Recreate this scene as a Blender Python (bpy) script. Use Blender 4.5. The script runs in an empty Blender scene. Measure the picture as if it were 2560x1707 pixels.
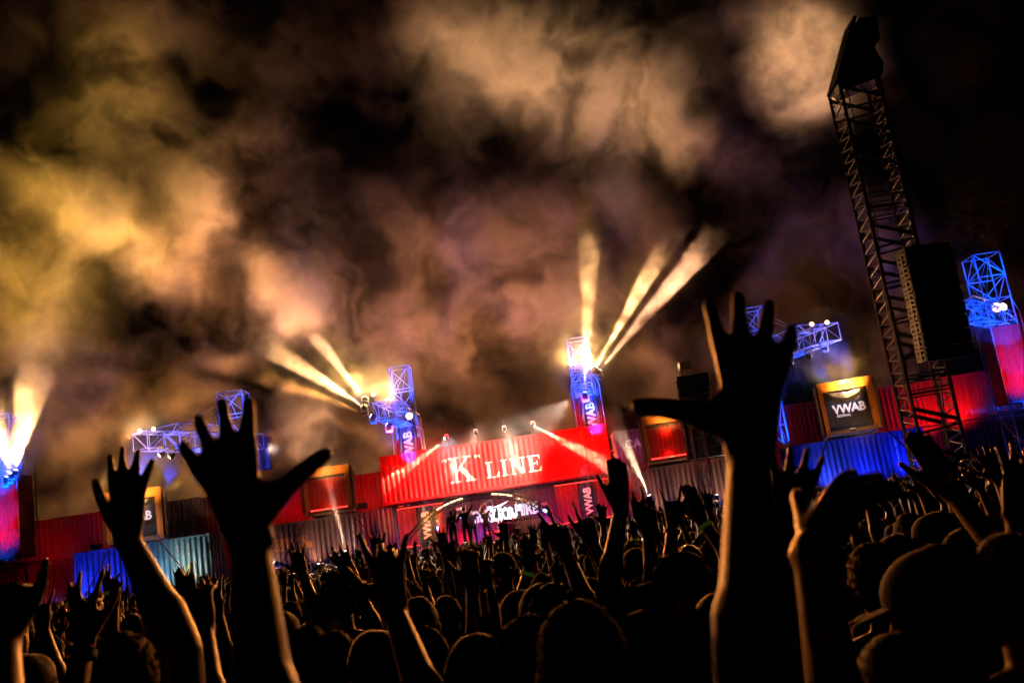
import bpy, bmesh, math, random
from mathutils import Vector, Matrix, noise
import numpy as np
R = math.radians
S = bpy.context.scene
C = S.collection

# ---------------------------------------------------------------- camera
PITCH, ROLL, EYE, FPX = R(11.2), R(8.45), 1.95, 2489.0
cf = Vector((0, math.cos(PITCH), math.sin(PITCH)))
_u = Vector((0, -math.sin(PITCH), math.cos(PITCH)))
_r = Vector((1, 0, 0))
cr = _r*math.cos(ROLL) - _u*math.sin(ROLL)
cu = _r*math.sin(ROLL) + _u*math.cos(ROLL)
cam_d = bpy.data.cameras.new('camera')
cam = bpy.data.objects.new('camera', cam_d); C.objects.link(cam)
m = Matrix((cr, cu, -cf)).transposed().to_4x4(); m.translation = (0, 0, EYE)
cam.matrix_world = m
cam_d.sensor_width = 36; cam_d.lens = 36*FPX/2560
cam_d.clip_start = .05; cam_d.clip_end = 2000
cam_d.dof.use_dof = True; cam_d.dof.focus_distance = 40; cam_d.dof.aperture_fstop = 5.0
S.camera = cam
def W(x, y, Y):
    "point at depth Y under a pixel of the 2352-wide view"
    px, py = x*2560/2352, y*2560/2352
    d = cf + cr*((px-1280)/FPX) - cu*((py-853.5)/FPX)
    return Vector((0, 0, EYE)) + d*(Y/d.y)

# ---------------------------------------------------------------- world, exposure
w = bpy.data.worlds.new('World'); S.world = w; w.use_nodes = True
nt = w.node_tree; sk = nt.nodes.new('ShaderNodeTexSky'); sk.sky_type = 'NISHITA'; sk.sun_disc = False
sk.sun_elevation = R(-4); sk.sun_rotation = R(200)
bg = nt.nodes['Background']; nt.links.new(sk.outputs[0], bg.inputs[0]); bg.inputs[1].default_value = .004
S.view_settings.view_transform = 'Standard'; S.view_settings.look = 'None'; S.view_settings.gamma = 1
S.view_settings.exposure = 0
cy = S.cycles
cy.use_adaptive_sampling = True; cy.adaptive_threshold = .03; cy.adaptive_min_samples = 16
cy.use_denoising = True
cy.volume_bounces = 0; cy.max_bounces = 4; cy.diffuse_bounces = 0; cy.glossy_bounces = 2
cy.volume_step_rate = 2.0; cy.volume_max_steps = 128
cy.sample_clamp_direct = 0; cy.sample_clamp_indirect = 3
cy.caustics_reflective = False; cy.caustics_refractive = False

# ---------------------------------------------------------------- lamps' own light
def spot(name, loc, target, power, deg, color, blend=.6, size=.08):
    d = bpy.data.lights.new(name, 'SPOT'); d.energy = power; d.spot_size = R(deg); d.spot_blend = blend
    d.color = color; d.shadow_soft_size = size
    o = bpy.data.objects.new(name, d); C.objects.link(o); o.location = loc
    o.rotation_euler = (Vector(target)-Vector(loc)).to_track_quat('-Z', 'Y').to_euler()
    return o
def point(name, loc, power, color, size=.1):
    d = bpy.data.lights.new(name, 'POINT'); d.energy = power; d.color = color; d.shadow_soft_size = size
    o = bpy.data.objects.new(name, d); C.objects.link(o); o.location = loc
    return o

# ---------------------------------------------------------------- materials
def mat(name, col, rough=.55, metal=0, emit=None, es=0, var=0, scale=3, spec=.4, bump=0, stretch=None):
    mt = bpy.data.materials.new(name); mt.use_nodes = True; n = mt.node_tree; p = n.nodes['Principled BSDF']
    p.inputs['Base Color'].default_value = (*col, 1); p.inputs['Roughness'].default_value = rough
    p.inputs['Metallic'].default_value = metal; p.inputs['Specular IOR Level'].default_value = spec
    if emit: p.inputs['Emission Color'].default_value = (*emit, 1); p.inputs['Emission Strength'].default_value = es
    if var or bump:
        tc = n.nodes.new('ShaderNodeTexCoord'); mp = n.nodes.new('ShaderNodeMapping'); n.links.new(tc.outputs['Object'], mp.inputs[0])
        if stretch: mp.inputs['Scale'].default_value = stretch
        nz = n.nodes.new('ShaderNodeTexNoise'); nz.inputs['Scale'].default_value = scale; nz.inputs['Detail'].default_value = 6
        nz.inputs['Roughness'].default_value = .65; n.links.new(mp.outputs[0], nz.inputs['Vector'])
        if var:
            rp = n.nodes.new('ShaderNodeValToRGB'); n.links.new(nz.outputs[0], rp.inputs[0])
            rp.color_ramp.elements[0].position = .33; rp.color_ramp.elements[1].position = .62
            rp.color_ramp.elements[0].color = (*[c*(1-var) for c in col], 1); rp.color_ramp.elements[1].color = (*[min(1, c*(1+var*.4)) for c in col], 1)
            n.links.new(rp.outputs[0], p.inputs['Base Color'])
        if bump:
            b = n.nodes.new('ShaderNodeBump'); b.inputs['Strength'].default_value = bump; b.inputs['Distance'].default_value = .02
            n.links.new(nz.outputs[0], b.inputs['Height']); n.links.new(b.outputs[0], p.inputs['Normal'])
    return mt
def paint(name, col, rust=.5, streak=.45, rough=.42):
    "container paint with vertical dirt streaks and rust spots"
    mt = bpy.data.materials.new(name); mt.use_nodes = True; n = mt.node_tree; p = n.nodes['Principled BSDF']
    tc = n.nodes.new('ShaderNodeTexCoord')
    def nz(sc, stretch, det=5):
        mp = n.nodes.new('ShaderNodeMapping'); mp.inputs['Scale'].default_value = stretch; n.links.new(tc.outputs['Object'], mp.inputs[0])
        t = n.nodes.new('ShaderNodeTexNoise'); t.inputs['Scale'].default_value = sc; t.inputs['Detail'].default_value = det; t.inputs['Roughness'].default_value = .65
        n.links.new(mp.outputs[0], t.inputs['Vector']); return t.outputs[0]
    def ramp(f, a, b, ca, cb):
        r = n.nodes.new('ShaderNodeValToRGB'); r.color_ramp.elements[0].position = a; r.color_ramp.elements[1].position = b
        r.color_ramp.elements[0].color = (*ca, 1); r.color_ramp.elements[1].color = (*cb, 1); n.links.new(f, r.inputs[0]); return r.outputs[0]
    base = ramp(nz(1.2, (6, 6, .5)), .35, .65, tuple(c*(1-streak) for c in col), col)
    f = ramp(nz(2.2, (1, 1, .7), 8), .62-.1*rust, .72, (0, 0, 0), (1, 1, 1))
    mx = n.nodes.new('ShaderNodeMix'); mx.data_type = 'RGBA'; n.links.new(f, mx.inputs[0]); n.links.new(base, mx.inputs[6]); mx.inputs[7].default_value = (.09, .035, .018, 1)
    n.links.new(mx.outputs[2], p.inputs['Base Color']); p.inputs['Roughness'].default_value = rough
    bu = n.nodes.new('ShaderNodeBump'); bu.inputs['Strength'].default_value = .6; bu.inputs['Distance'].default_value = .05; n.links.new(nz(.9, (1, 1, 1), 2), bu.inputs['Height']); n.links.new(bu.outputs[0], p.inputs['Normal'])
    return mt
def fabric(name, col): return mat(name, col, .85, var=.25, scale=30, spec=.15)
M = dict(
 red=paint('red container paint', (.62, .012, .012), .25, rough=.6), dred=paint('dull red container paint', (.36, .03, .025), .5),
 brown=paint('brown container paint', (.24, .15, .13), .6), blue=paint('blue container paint', (.04, .07, .48), .3),
 teal=paint('teal container paint', (.22, .42, .48), .4), purple=paint('weathered grey red container paint', (.30, .10, .14), .5),
 orange=paint('orange container inside', (.75, .27, .05), .3), steel=mat('galvanised truss tube', (.68, .69, .72), .42, .25, var=.2, scale=12),
 dark=mat('black steel', (.02, .018, .016), .45, .2, var=.4, scale=8), darktruss=mat('weathered truss tube', (.16, .12, .09), .4, .5, var=.4, scale=9),
 black=mat('black housing', (.012, .012, .013), .4), white=mat('white lettering paint', (.85, .82, .76), .55, var=.15, scale=9),
 oletter=mat('orange lettering paint', (.8, .3, .04), .55), yellow=mat('yellow label', (.8, .55, .03), .5), flag=mat('faded flag paint', (.62, .5, .46), .6, var=.3, scale=8),
 strap=mat('orange webbing strap', (.75, .12, .04), .7), wood=mat('plywood floor', (.14, .09, .06), .7, var=.3, scale=4),
 banner=mat('black banner cloth', (.012, .011, .014), .38, spec=.7), chrome=mat('steel rod', (.5, .4, .34), .35, .7),
 ground=mat('trampled ground', (.05, .04, .03), .9, var=.5, scale=2, bump=.5), skirt=mat('blue cloth skirt', (.05, .07, .6), .8, var=.2, scale=5),
 ledred=mat('red led tube', (.6, .02, .02), .4, emit=(1, .03, .02), es=5), bulb=mat('lit warm lamp', (1, .8, .5), .3, emit=(1, .55, .12), es=3.2),
 bulbw=mat('lit white lamp', (1, .9, .8), .3, emit=(1, .86, .66), es=22), bulbb=mat('lit blue lamp', (.3, .4, 1), .3, emit=(.18, .3, 1), es=14),
 ledwarm=mat('lit warm strip', (1, .8, .5), .3, emit=(1, .72, .36), es=3.2), logo=mat('lit white logo', (1, .95, 1), .4, emit=(1, .93, 1), es=1.5),
 logod=mat('dim lit logo bars', (.6, .5, .6), .4, emit=(.75, .62, .75), es=.9), grille=mat('red lit slats', (.55, .05, .04), .35, .3, var=.3, scale=10),  # red LED light on the metal slats is put into their colour
 glass=mat('bottle glass', (.55, .5, .35), .1), label=mat('yellow bottle cap', (.7, .6, .1), .4),
)
SKIN = [mat('skin %s' % k, c, .48, var=.12, scale=25, spec=.35) for k, c in (('light', (.40, .24, .17)), ('tanned', (.28, .16, .10)), ('pale', (.46, .30, .23)))]
CLOTH = [fabric('%s shirt cloth' % k, c) for k, c in (('black', (.012, .012, .013)), ('navy', (.02, .025, .05)), ('charcoal', (.04, .04, .042)), ('grey', (.16, .16, .165)), ('wine', (.09, .015, .02)), ('white', (.5, .5, .5)))]
DENIM = fabric('dark denim', (.025, .03, .05))
HAIR = [mat('%s hair' % k, c, .75, var=.4, scale=60, spec=.2) for k, c in (('dark brown', (.06, .034, .02)), ('black', (.02, .016, .013)), ('fair', (.22, .13, .06)))]
CAPM = fabric('dark cap cloth', (.015, .014, .016))
BAND = mat('yellow green wristband', (.55, .8, .05), .5, emit=(.5, .8, .02), es=.02)

# ---------------------------------------------------------------- mesh helpers
def link(name, me, parent=None):
    o = bpy.data.objects.new(name, me); C.objects.link(o); o.parent = parent; return o
def tag(o, label, cat=None, group=None, kind=None):
    if label: o['label'] = label
    if cat: o['category'] = cat
    if group: o['group'] = group
    if kind: o['kind'] = kind
    return o
def empty(name, loc, rz, label, cat, group=None):
    o = bpy.data.objects.new(name, None); C.objects.link(o); o.location = loc; o.rotation_euler = (0, 0, rz); o.empty_display_size = .2
    return tag(o, label, cat, group)
class MB:
    def __init__(s): s.v = []; s.f = []
    def add(s, vs, fs):
        b = len(s.v); s.v += [tuple(v) for v in vs]; s.f += [tuple(b+i for i in f) for f in fs]; return s
    def box(s, lo, hi, M=None):
        x0, y0, z0 = lo; x1, y1, z1 = hi
        vs = [Vector(p) for p in ((x0,y0,z0),(x1,y0,z0),(x1,y1,z0),(x0,y1,z0),(x0,y0,z1),(x1,y0,z1),(x1,y1,z1),(x0,y1,z1))]
        if M: vs = [M @ v for v in vs]
        return s.add(vs, [(0,3,2,1),(4,5,6,7),(0,1,5,4),(1,2,6,5),(2,3,7,6),(3,0,4,7)])
    def tube(s, a, b, r, n=6, r2=None, caps=True):
        a, b = Vector(a), Vector(b); d = (b-a)
        if d.length < 1e-6: return s
        d.normalize(); u = d.orthogonal().normalized(); w = d.cross(u); r2 = r if r2 is None else r2
        vs = [a+(u*math.cos(t)+w*math.sin(t))*r for t in [2*math.pi*i/n for i in range(n)]] + [b+(u*math.cos(t)+w*math.sin(t))*r2 for t in [2*math.pi*i/n for i in range(n)]]
        fs = [(i, (i+1) % n, n+(i+1) % n, n+i) for i in range(n)]
        if caps: fs += [tuple(range(n-1, -1, -1)), tuple(range(n, 2*n))]
        return s.add(vs, fs)
    def path(s, pts, r, n=6):
        for a, b in zip(pts, pts[1:]): s.tube(a, b, r, n)
        return s
    def prism(s, poly, y0, y1):
        "polygon in x,z extruded along y"
        k = len(poly)
        return s.add([(x, y0, z) for x, z in poly]+[(x, y1, z) for x, z in poly],
                     [tuple(range(k)), tuple(range(2*k-1, k-1, -1))]+[(i, k+i, k+(i+1) % k, (i+1) % k) for i in range(k)])
    def build(s, name, m, parent=None, smooth=False):
        me = bpy.data.meshes.new(name); me.from_pydata(s.v, [], s.f); me.validate()
        bm = bmesh.new(); bm.from_mesh(me); bmesh.ops.recalc_face_normals(bm, faces=bm.faces); bm.to_mesh(me); bm.free()
        me.materials.append(m)
        if smooth: me.polygons.foreach_set('use_smooth', [True]*len(me.polygons))
        return link(name, me, parent)
def truss(mb, a, b, w, h, bays, r=.03, rd=.018, up=(0, 0, 1), cross=True):
    a, b = Vector(a), Vector(b); d = (b-a).normalized(); u = Vector(up)
    s_ = d.cross(u).normalized(); u = s_.cross(d).normalized()
    def P(t, i): return a+(b-a)*t + s_*(w/2*(1, 1, -1, -1)[i]) + u*(h/2*(1, -1, -1, 1)[i])
    for i in range(4): mb.tube(P(0, i), P(1, i), r)
    for k in range(bays+1):
        for i in range(4): mb.tube(P(k/bays, i), P(k/bays, (i+1) % 4), rd, 5)
    for k in range(bays):
        t0, t1 = k/bays, (k+1)/bays
        for i in range(4):
            j = (i+1) % 4
            if (k+i) % 2: i, j = j, i
            mb.tube(P(t0, i), P(t1, j), rd, 5)
    return mb
PER, DEP = .278, .05
def corr(x):
    t = (x/PER) % 1
    if t < .25: return 0
    if t < .5: return (t-.25)/.25*DEP
    if t < .75: return DEP
    return (1-(t-.75)/.25)*DEP
def breaks(x0, x1):
    k = math.floor(x0/(PER/4)); out = [x0]
    while k*PER/4 < x1-1e-4:
        if k*PER/4 > x0+1e-4: out.append(k*PER/4)
        k += 1
    return out+[x1]
def conform(me, y):
    "cut a flat lettering mesh (x,z) at the corrugation folds and lay it 4 mm proud of the panel"
    bm = bmesh.new(); bm.from_mesh(me)
    xs = [v.co.x for v in bm.verts]
    for x in breaks(min(xs), max(xs))[1:-1]:
        bmesh.ops.bisect_plane(bm, geom=bm.verts[:]+bm.edges[:]+bm.faces[:], plane_co=(x, 0, 0), plane_no=(1, 0, 0))
    for v in bm.verts: v.co.y = y + corr(v.co.x) - .004 + v.co.y
    bm.to_mesh(me); bm.free()
def text_mesh(s, size, bold=0, shear=0, sx=1, spacing=1, line=1):
    cu_ = bpy.data.curves.new('t', 'FONT'); cu_.body = s; cu_.size = size; cu_.offset = bold; cu_.shear = shear; cu_.align_x = 'LEFT'
    cu_.space_character = spacing; cu_.resolution_u = 3; cu_.space_line = line
    o = bpy.data.objects.new('t', cu_); C.objects.link(o); dg = bpy.context.evaluated_depsgraph_get()
    me = bpy.data.meshes.new_from_object(o.evaluated_get(dg)); bpy.data.objects.remove(o); bpy.data.curves.remove(cu_)
    return me
def lettering(name, s, parent, m, x, y, z, size, rot=0, bold=0, shear=0, sx=1, corrugated=False, spacing=1, line=1, thick=0):
    "text standing in the x,z plane facing -y; rot 90 turns it upwards"
    me = text_mesh(s, size, bold, shear, sx, spacing, line)
    ca, sa = math.cos(R(rot)), math.sin(R(rot))
    for v in me.vertices:
        a, b = v.co.x*sx, v.co.y
        v.co = (x+a*ca-b*sa, 0, z+a*sa+b*ca)
    if corrugated: conform(me, y)
    else:
        for v in me.vertices: v.co.y = y
    bm = bmesh.new(); bm.from_mesh(me); bmesh.ops.recalc_face_normals(bm, faces=bm.faces)
    if thick:
        r = bmesh.ops.extrude_face_region(bm, geom=bm.faces[:])
        for v in r['geom']:
            if isinstance(v, bmesh.types.BMVert): v.co.y -= thick
        bmesh.ops.recalc_face_normals(bm, faces=bm.faces)
    else:
        for f in bm.faces:
            if f.normal.y > 0: f.normal_flip()
    bm.to_mesh(me); bm.free(); me.materials.clear(); me.materials.append(m); me.name = name
    return link(name, me, parent)

# ---------------------------------------------------------------- shipping containers
def container(x0, x1, y0, z0, H, m, label, D_=2.44, yaw=0, name='shipping_container', openfront=False, group=None):
    "long side to -y; origin at the front bottom left corner; parts: panels, roof, frame, doors"
    L = x1-x0; t = empty(name, (x0, y0, z0), yaw, label, 'container', group)
    f = MB(); e = .09
    for X in (0, L-e):
        for Y in (0, D_-e): f.box((X, Y, .001), (X+e, Y+e, H))
    for Y in (.004, D_-e-.004):
        f.box((e, Y, 0.004), (L-e, Y+e, .15)); f.box((e, Y, H-.09), (L-e, Y+e, H-.004))
    for X in (.004, L-e-.004):
        f.box((X, e, 0.004), (X+e, D_-e, .15)); f.box((X, e, H-.09), (X+e, D_-e, H-.004))
    f.build('frame', m, t)
    c = MB()
    for X in (-.012, L-.16):
        for Y in (-.012, D_-.15):
            for Z in (-.004, H-.11): c.box((X, Y, Z), (X+.172, Y+.162, Z+.118))
    c.build('corner_casting', m, t)
    xs = breaks(e, L-e)
    for nm, Y, sg in (('side_panel', .028, 1), ('side_panel', D_-.028, -1)):
        p = MB(); vs = []
        for x in xs: vs += [(x, Y+sg*corr(x), .15), (x, Y+sg*corr(x), H-.09)]
        p.add(vs, [(2*i, 2*i+2, 2*i+3, 2*i+1) for i in range(len(xs)-1)]); p.build(nm, m, t)
    ys = breaks(e, D_-e); p = MB(); vs = []
    for y in ys: vs += [(.028+corr(y), y, .15), (.028+corr(y), y, H-.09)]
    p.add(vs, [(2*i, 2*i+2, 2*i+3, 2*i+1) for i in range(len(ys)-1)]); p.build('end_panel', m, t)
    rf = MB(); vs = []
    for x in xs: vs += [(x, e, H-.03-corr(x)*.5), (x, D_-e, H-.03-corr(x)*.5)]
    rf.add(vs, [(2*i, 2*i+2, 2*i+3, 2*i+1) for i in range(len(xs)-1)]); rf.build('roof', m, t)
    MB().box((e, e, .12), (L-e, D_-e, .15)).build('floor_panel', M['wood'], t)
    for k in (0, 1):
        Y0 = e+.01+k*(D_/2-e); d = MB().box((L-.05, Y0, .16), (L-.01, Y0+D_/2-e-.02, H-.1)).build('door', m, t)
        rods = MB()
        for q in (.3, .75):
            yy = Y0+q*(D_/2-e); rods.tube((L+.02, yy, .08), (L+.02, yy, H-.05), .017)
            for zz in (.2, H*.45, H-.25): rods.box((L-.012, yy-.03, zz), (L+.03, yy+.03, zz+.06))
        rods.build('lock_rod', M['chrome'], d)
    return t
def vertical_code(t, x, z, m, size=.2, s='KLFU 117908 2', corr_=True, y=.028, type_='4310', yel=True):
    "vertical row of code characters, one below the other, and a yellow label"
    def col(name, txt, X, Z):
        bmx = bmesh.new(); zz = Z
        for ch in txt:
            if ch != ' ':
                me = text_mesh(ch, size, .006)
                w_ = max([v.co.x for v in me.vertices] or [0])
                for v in me.vertices: v.co = (X-w_/2+v.co.x, 0, zz+v.co.y)
                bmx.from_mesh(me); bpy.data.meshes.remove(me)
            zz -= size*.84
        me = bpy.data.meshes.new(name); bmx.to_mesh(me); bmx.free(); conform(me, y)
        me.materials.clear(); me.materials.append(m); return link(name, me, t)
    col('lettering', s, x, z); col('lettering', type_, x+.55, z)
    if yel:
        a = bpy.data.meshes.new('yellow_label'); a.from_pydata([(x+.46, 0, z-1.25), (x+.7, 0, z-1.25), (x+.7, 0, z-.95), (x+.46, 0, z-.95)], [], [(0, 1, 2, 3)]); conform(a, y); a.materials.append(M['yellow']); link('yellow_label', a, t)
        a = bpy.data.meshes.new('white_label'); a.from_pydata([(x+.48, 0, z-1.65), (x+.74, 0, z-1.65), (x+.74, 0, z-1.4), (x+.48, 0, z-1.4)], [], [(0, 1, 2, 3)]); conform(a, y); a.materials.append(M['white']); link('white_label', a, t)
def grille(mb, x0, x1, z0, z1, y, cell=.42, row=.085):
    "stacked slats between uprights"
    n = max(2, round((x1-x0)/cell)); cw = (x1-x0)/n; k = int((z1-z0)/row)
    for i in range(n+1): mb.box((x0+i*cw-.018, y, z0), (x0+i*cw+.018, y+.05, z1))
    for i in range(n):
        for j in range(k):
            zz = z0+j*row+.01; mb.box((x0+i*cw+.018, y+.01, zz), (x0+(i+1)*cw-.018, y+.05, zz+.035))
    return mb
def end_box(x0, w_, y0, z0, H, L, m, inner, label, door_side, name='open_container'):
    "container seen end-on, its doors folded back; origin front bottom left"
    t = empty(name, (x0, y0, z0), 0, label, 'container', 'open containers facing the crowd')
    f = MB(); e = .12
    for X in (0, w_-e):
        for Y in (0, L-e): f.box((X, Y, 0), (X+e, Y+e, H))
    for Z in (0.004, H-.16):
        f.box((e, .004, Z), (w_-e, .12, Z+.156)); f.box((e, L-.12, Z), (w_-e, L-.004, Z+.156))
        for X in (.004, w_-.104): f.box((X, e, Z), (X+.1, L-e, Z+.156))
    f.build('frame', m, t)
    ys = breaks(e, L-e)
    for X, sg in ((.028, 1), (w_-.028, -1)):
        p = MB(); vs = []
        for y in ys: vs += [(X+sg*corr(y), y, .16), (X+sg*corr(y), y, H-.16)]
        p.add(vs, [(2*i, 2*i+2, 2*i+3, 2*i+1) for i in range(len(ys)-1)]); p.build('side_panel', m, t)
    MB().box((e, e, H-.06), (w_-e, L-e, H-.02)).build('roof', m, t)
    MB().box((e, e, .1), (w_-e, L-e, .156)).build('floor_panel', M['wood'], t)
    MB().box((e, L-.2, .16), (w_-e, L-.16, H-.16)).build('end_panel', inner, t)
    # lining of the mouth in the inner colour: header and jambs
    li = MB().box((e, .13, H-.42), (w_-e, .32, H-.165)); li.box((e+.001, .13, .16), (e+.08, .32, H-.42)); li.box((w_-e-.16, .13, .16), (w_-e-.001, .32, H-.42)); li.box((-.004, -.016, H-.2), (w_+.004, -.002, H+.004)); li.box((-.004, -.016, 0), (.1, -.002, H-.2)); li.box((w_-.14, -.016, 0), (w_+.004, -.002, H-.2))
    li.build('lining', inner, t)
    # folded-back door with ladder-like braces, on the side nearer the stage
    for sgn in (-1, 1):
        X = -.09 if sgn < 0 else w_+.03
        d = MB().box((X, .1, .1), (X+.06, 1.22, H-.1)).build('door', m, t)
        b = MB(); Xo = X-.09 if sgn < 0 else X+.06
        for q in range(5): b.box((Xo, .12, .15+q*(H-.4)/4), (Xo+.09, .75, .23+q*(H-.4)/4))
        b.box((Xo, .12, .1), (Xo+.09, .2, H-.1)); b.box((Xo, .75, .1), (Xo+.09, .83, H-.1)); b.build('brace', M['chrome'] if sgn == door_side else m, d)
    return t

CREAM=(1,.50,.19); GOLD=(1,.50,.05); ORANGE=(1,.36,.085); PINK=(1,.46,.22); WHITE=(1,.8,.55); BROWN=(1,.33,.11)

# ---------------------------------------------------------------- setting
g = MB().box((-300, -40, -.5), (300, 500, 0)).build('ground', M['ground']); tag(g, None, kind='structure')

# ---- stage deck and its blue-lit skirt
dk = empty('stage_deck', (0, 46, 0), 0, 'long raised stage deck with blue lit cloth skirt behind the crowd', 'stage')
MB().box((-33, 1.5, 1.82), (29, 14, 1.95)).build('deck_floor', M['wood'], dk)
sk_ = MB(); xs = [-33+i*.25 for i in range(249)]; vs = []
for i, x in enumerate(xs): vs += [(x, 1.42+.05*math.sin(i*1.9), .02), (x, 1.44+.02*math.sin(i*1.9), 1.82)]
sk_.add(vs, [(2*i, 2*i+2, 2*i+3, 2*i+1) for i in range(len(xs)-1)]); sk_.build('skirt', M['skirt'], dk)
lg = MB()
for i in range(26):
    for y in (2, 13.6): lg.tube((-32+i*2.4, y, 0), (-32+i*2.4, y, 1.82), .05)
lg.build('support_post', M['dark'], dk)
# crowd barrier rails
for i in range(12):
    X = -27+i*4.4
    b = empty('crowd_barrier', (X, 44.6, 0), 0, 'steel crowd barrier panel in the row before the stage', 'barrier', 'crowd barriers before the stage')
    q = MB(); q.tube((0, 0, 1.25), (4.2, 0, 1.25), .04); q.tube((0, 0, .2), (4.2, 0, .2), .03)
    for k in range(8): q.tube((k*.6, 0, .02), (k*.6, 0, 1.25), .02)
    q.build('rail', M['steel'], b); MB().box((0, -.9, 0.004), (4.2, -.05, .03)).build('foot_plate', M['steel'], b)

# ---- containers
KX = -7.93
kline = container(KX, KX+12.19, 53, 4.72, 2.59, M['red'], 'long bright red container with white serif lettering above the stage mouth')
def glyphs(ch):
    r = lambda a, b, c, d: [(a, b), (c, b), (c, d), (a, d)]
    if ch == 'K': return 1.1, [r(.13,.07,.34,.93), r(0,0,.47,.07), r(0,.93,.47,1), [(.34,.36),(.43,.44),(.86,.93),(.74,.93),(.34,.50)], [(.46,.47),(.62,.60),(1.02,.07),(.76,.07)], r(.62,.93,.98,1), r(.66,0,1.12,.07)]
    if ch == 'L': return .86, [r(.12,.07,.32,.93), r(0,.93,.46,1), r(0,0,.80,.07), [(.80,0),(.84,.3),(.78,.3),(.66,.07),(.66,0)]]
    if ch == 'I': return .5, [r(.13,.07,.33,.93), r(0,0,.46,.07), r(0,.93,.46,1)]
    if ch == 'N': return 1.02, [r(.12,.07,.19,.93), r(0,0,.32,.07), r(0,.93,.3,1), [(.19,.93),(.36,.93),(.86,.07),(.78,0),(.70,0)], r(.79,.07,.86,.93), r(.66,.93,.98,1)]
    if ch == 'E': return .86, [r(.12,.07,.32,.93), r(0,.93,.78,1), r(0,0,.80,.07), r(.32,.47,.6,.54), r(.56,.36,.62,.65), [(.78,.7),(.74,1),(.62,.93)], [(.80,.0),(.86,.3),(.8,.3),(.66,.07)]]
    if ch == 'q': return .34, [[(.0,.85),(.1,.85),(.13,.93),(.1,1),(.0,1),(-.03,.93)], [(-.03,.93),(.03,.93),(.0,.78),(-.04,.8)], [(.2,.85),(.3,.85),(.33,.93),(.3,1),(.2,1),(.17,.93)], [(.27,.93),(.33,.93),(.30,.78),(.25,.8)]]
def serif_word(name, seq, t, m, x, z, y):
    bm = bmesh.new(); n_ = 0
    for ch, h, sx in seq:
        if ch == ' ': x += h; continue
        if ch == '^':
            for poly in glyphs('q')[1]: bm.faces.new([bm.verts.new((x+a*.8, -.0008*n_, z+.56+(b-.1)*.85)) for a, b in poly]); n_ += 1
            x += .26; continue
        wd, ps = glyphs(ch)
        for poly in ps: bm.faces.new([bm.verts.new((x+a*h*sx, -.0008*n_, z+b*h)) for a, b in poly]); n_ += 1
        x += wd*h*sx+.09
    for f in bm.faces: f.normal_update()
    for f in bm.faces:
        if f.normal.y > 0: f.normal_flip()
    me = bpy.data.meshes.new(name); bm.to_mesh(me); bm.free(); conform(me, y); me.materials.append(m); return link(name, me, t)
serif_word('lettering', [('^', 0, 0), (' ', .06, 0), ('K', 1.36, .92), ('^', 0, 0), (' ', .2, 0), ('L', .86, 1.0), ('I', .86, .9), ('N', .86, .98), ('E', .86, 1.0)], kline, M['white'], 3.3, .62, .028)
fl = bpy.data.meshes.new('flag_emblem'); fl.from_pydata([(.42, 0, 1.86), (.36, 0, 2.02), (.5, 0, 1.96), (.8, 0, 2.02), (1.08, 0, 2.0), (1.2, 0, 1.62), (.95, 0, 1.58), (.62, 0, 1.52), (.6, 0, 1.42), (.53, 0, 1.42)], [], [(0,1,2,9),(2,3,6,7),(3,4,5,6),(2,7,8,9)])
conform(fl, .028); fl.materials.append(M['flag']); link('flag_emblem', fl, kline)
rg = MB()
for k in range(12):
    a, b = 2*math.pi*k/12, 2*math.pi*(k+1)/12; cx_, cz_ = .86, 1.79
    rg.add([(cx_+.12*math.cos(a), 0, cz_+.12*math.sin(a)), (cx_+.12*math.cos(b), 0, cz_+.12*math.sin(b)), (cx_+.09*math.cos(b), 0, cz_+.09*math.sin(b)), (cx_+.09*math.cos(a), 0, cz_+.09*math.sin(a))], [(0,1,2,3)])
rg.add([(.78,-.001,1.78),(.94,-.001,1.78),(.94,-.001,1.81),(.78,-.001,1.81)], [(0,1,2,3)])
o = rg.build('emblem_ring', M['dred'], kline); conform(o.data, .026)
vertical_code(kline, 10.85, 2.2, M['white'], .17, 'KLFU 117908 2')
lettering('lettering', 'TIR', kline, M['white'], 11.1, .028, .28, .34, bold=.02, sx=.8, corrugated=True)

vertical_code(container(-23.6, -16.64, 51, 1.96, 2.59, M['teal'], 'teal container lit blue at one end, below the far left open box'), 5.3, 2.1, M['white'], .17, 'KLFU 271164 2')
ml = container(-14.7, -8.65, 54.5, 1.96, 2.7, M['brown'], 'dark brown corrugated container left of the stage mouth under the red grille box'); vertical_code(ml, 4.7, 2.2, M['white'], .17, 'CLHU 271390 1')
lettering('lettering', 'CLEVELAND\nCONTAINERS', ml, M['oletter'], .35, .028, 1.6, .42, bold=.012, sx=.8, corrugated=True, line=.8)
container(6.2, 12.3, 54.5, 1.96, 2.75, M['brown'], 'dark brown corrugated container right of the stage mouth below the lifted grille box')
cai = container(5.0, 11.0, 57.4, 4.9, 2.3, M['purple'], 'weathered red container lettered CAI right of the long red one')
lettering('lettering', 'CAI', cai, M['white'], .55, .028, 1.25, .68, bold=.03, corrugated=True)
cle = container(5.0, 11.0, 57.4, 1.96, 2.85, M['brown'], 'dark container with orange CLEVELAND CONTAINERS lettering beside the stage')
lettering('lettering', 'CLEVELAND\nCONTAINERS', cle, M['oletter'], .12, .028, 2.2, .36, bold=.014, sx=.78, corrugated=True, line=.8)
blu = container(13.25, 19.95, 51, 1.96, 2.62, M['blue'], 'vivid blue container under the banner box on the right'); vertical_code(blu, 5.2, 2.3, M['white'], .17, 'KLFU 171960 2')
container(-31.5, -19.35, 58, 4.62, 2.45, M['dred'], 'upper red container of the far left back row')
container(-19.3, -7.9, 58, 4.62, 2.35, M['dred'], 'upper red container of the back row behind the left grille box')
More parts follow.
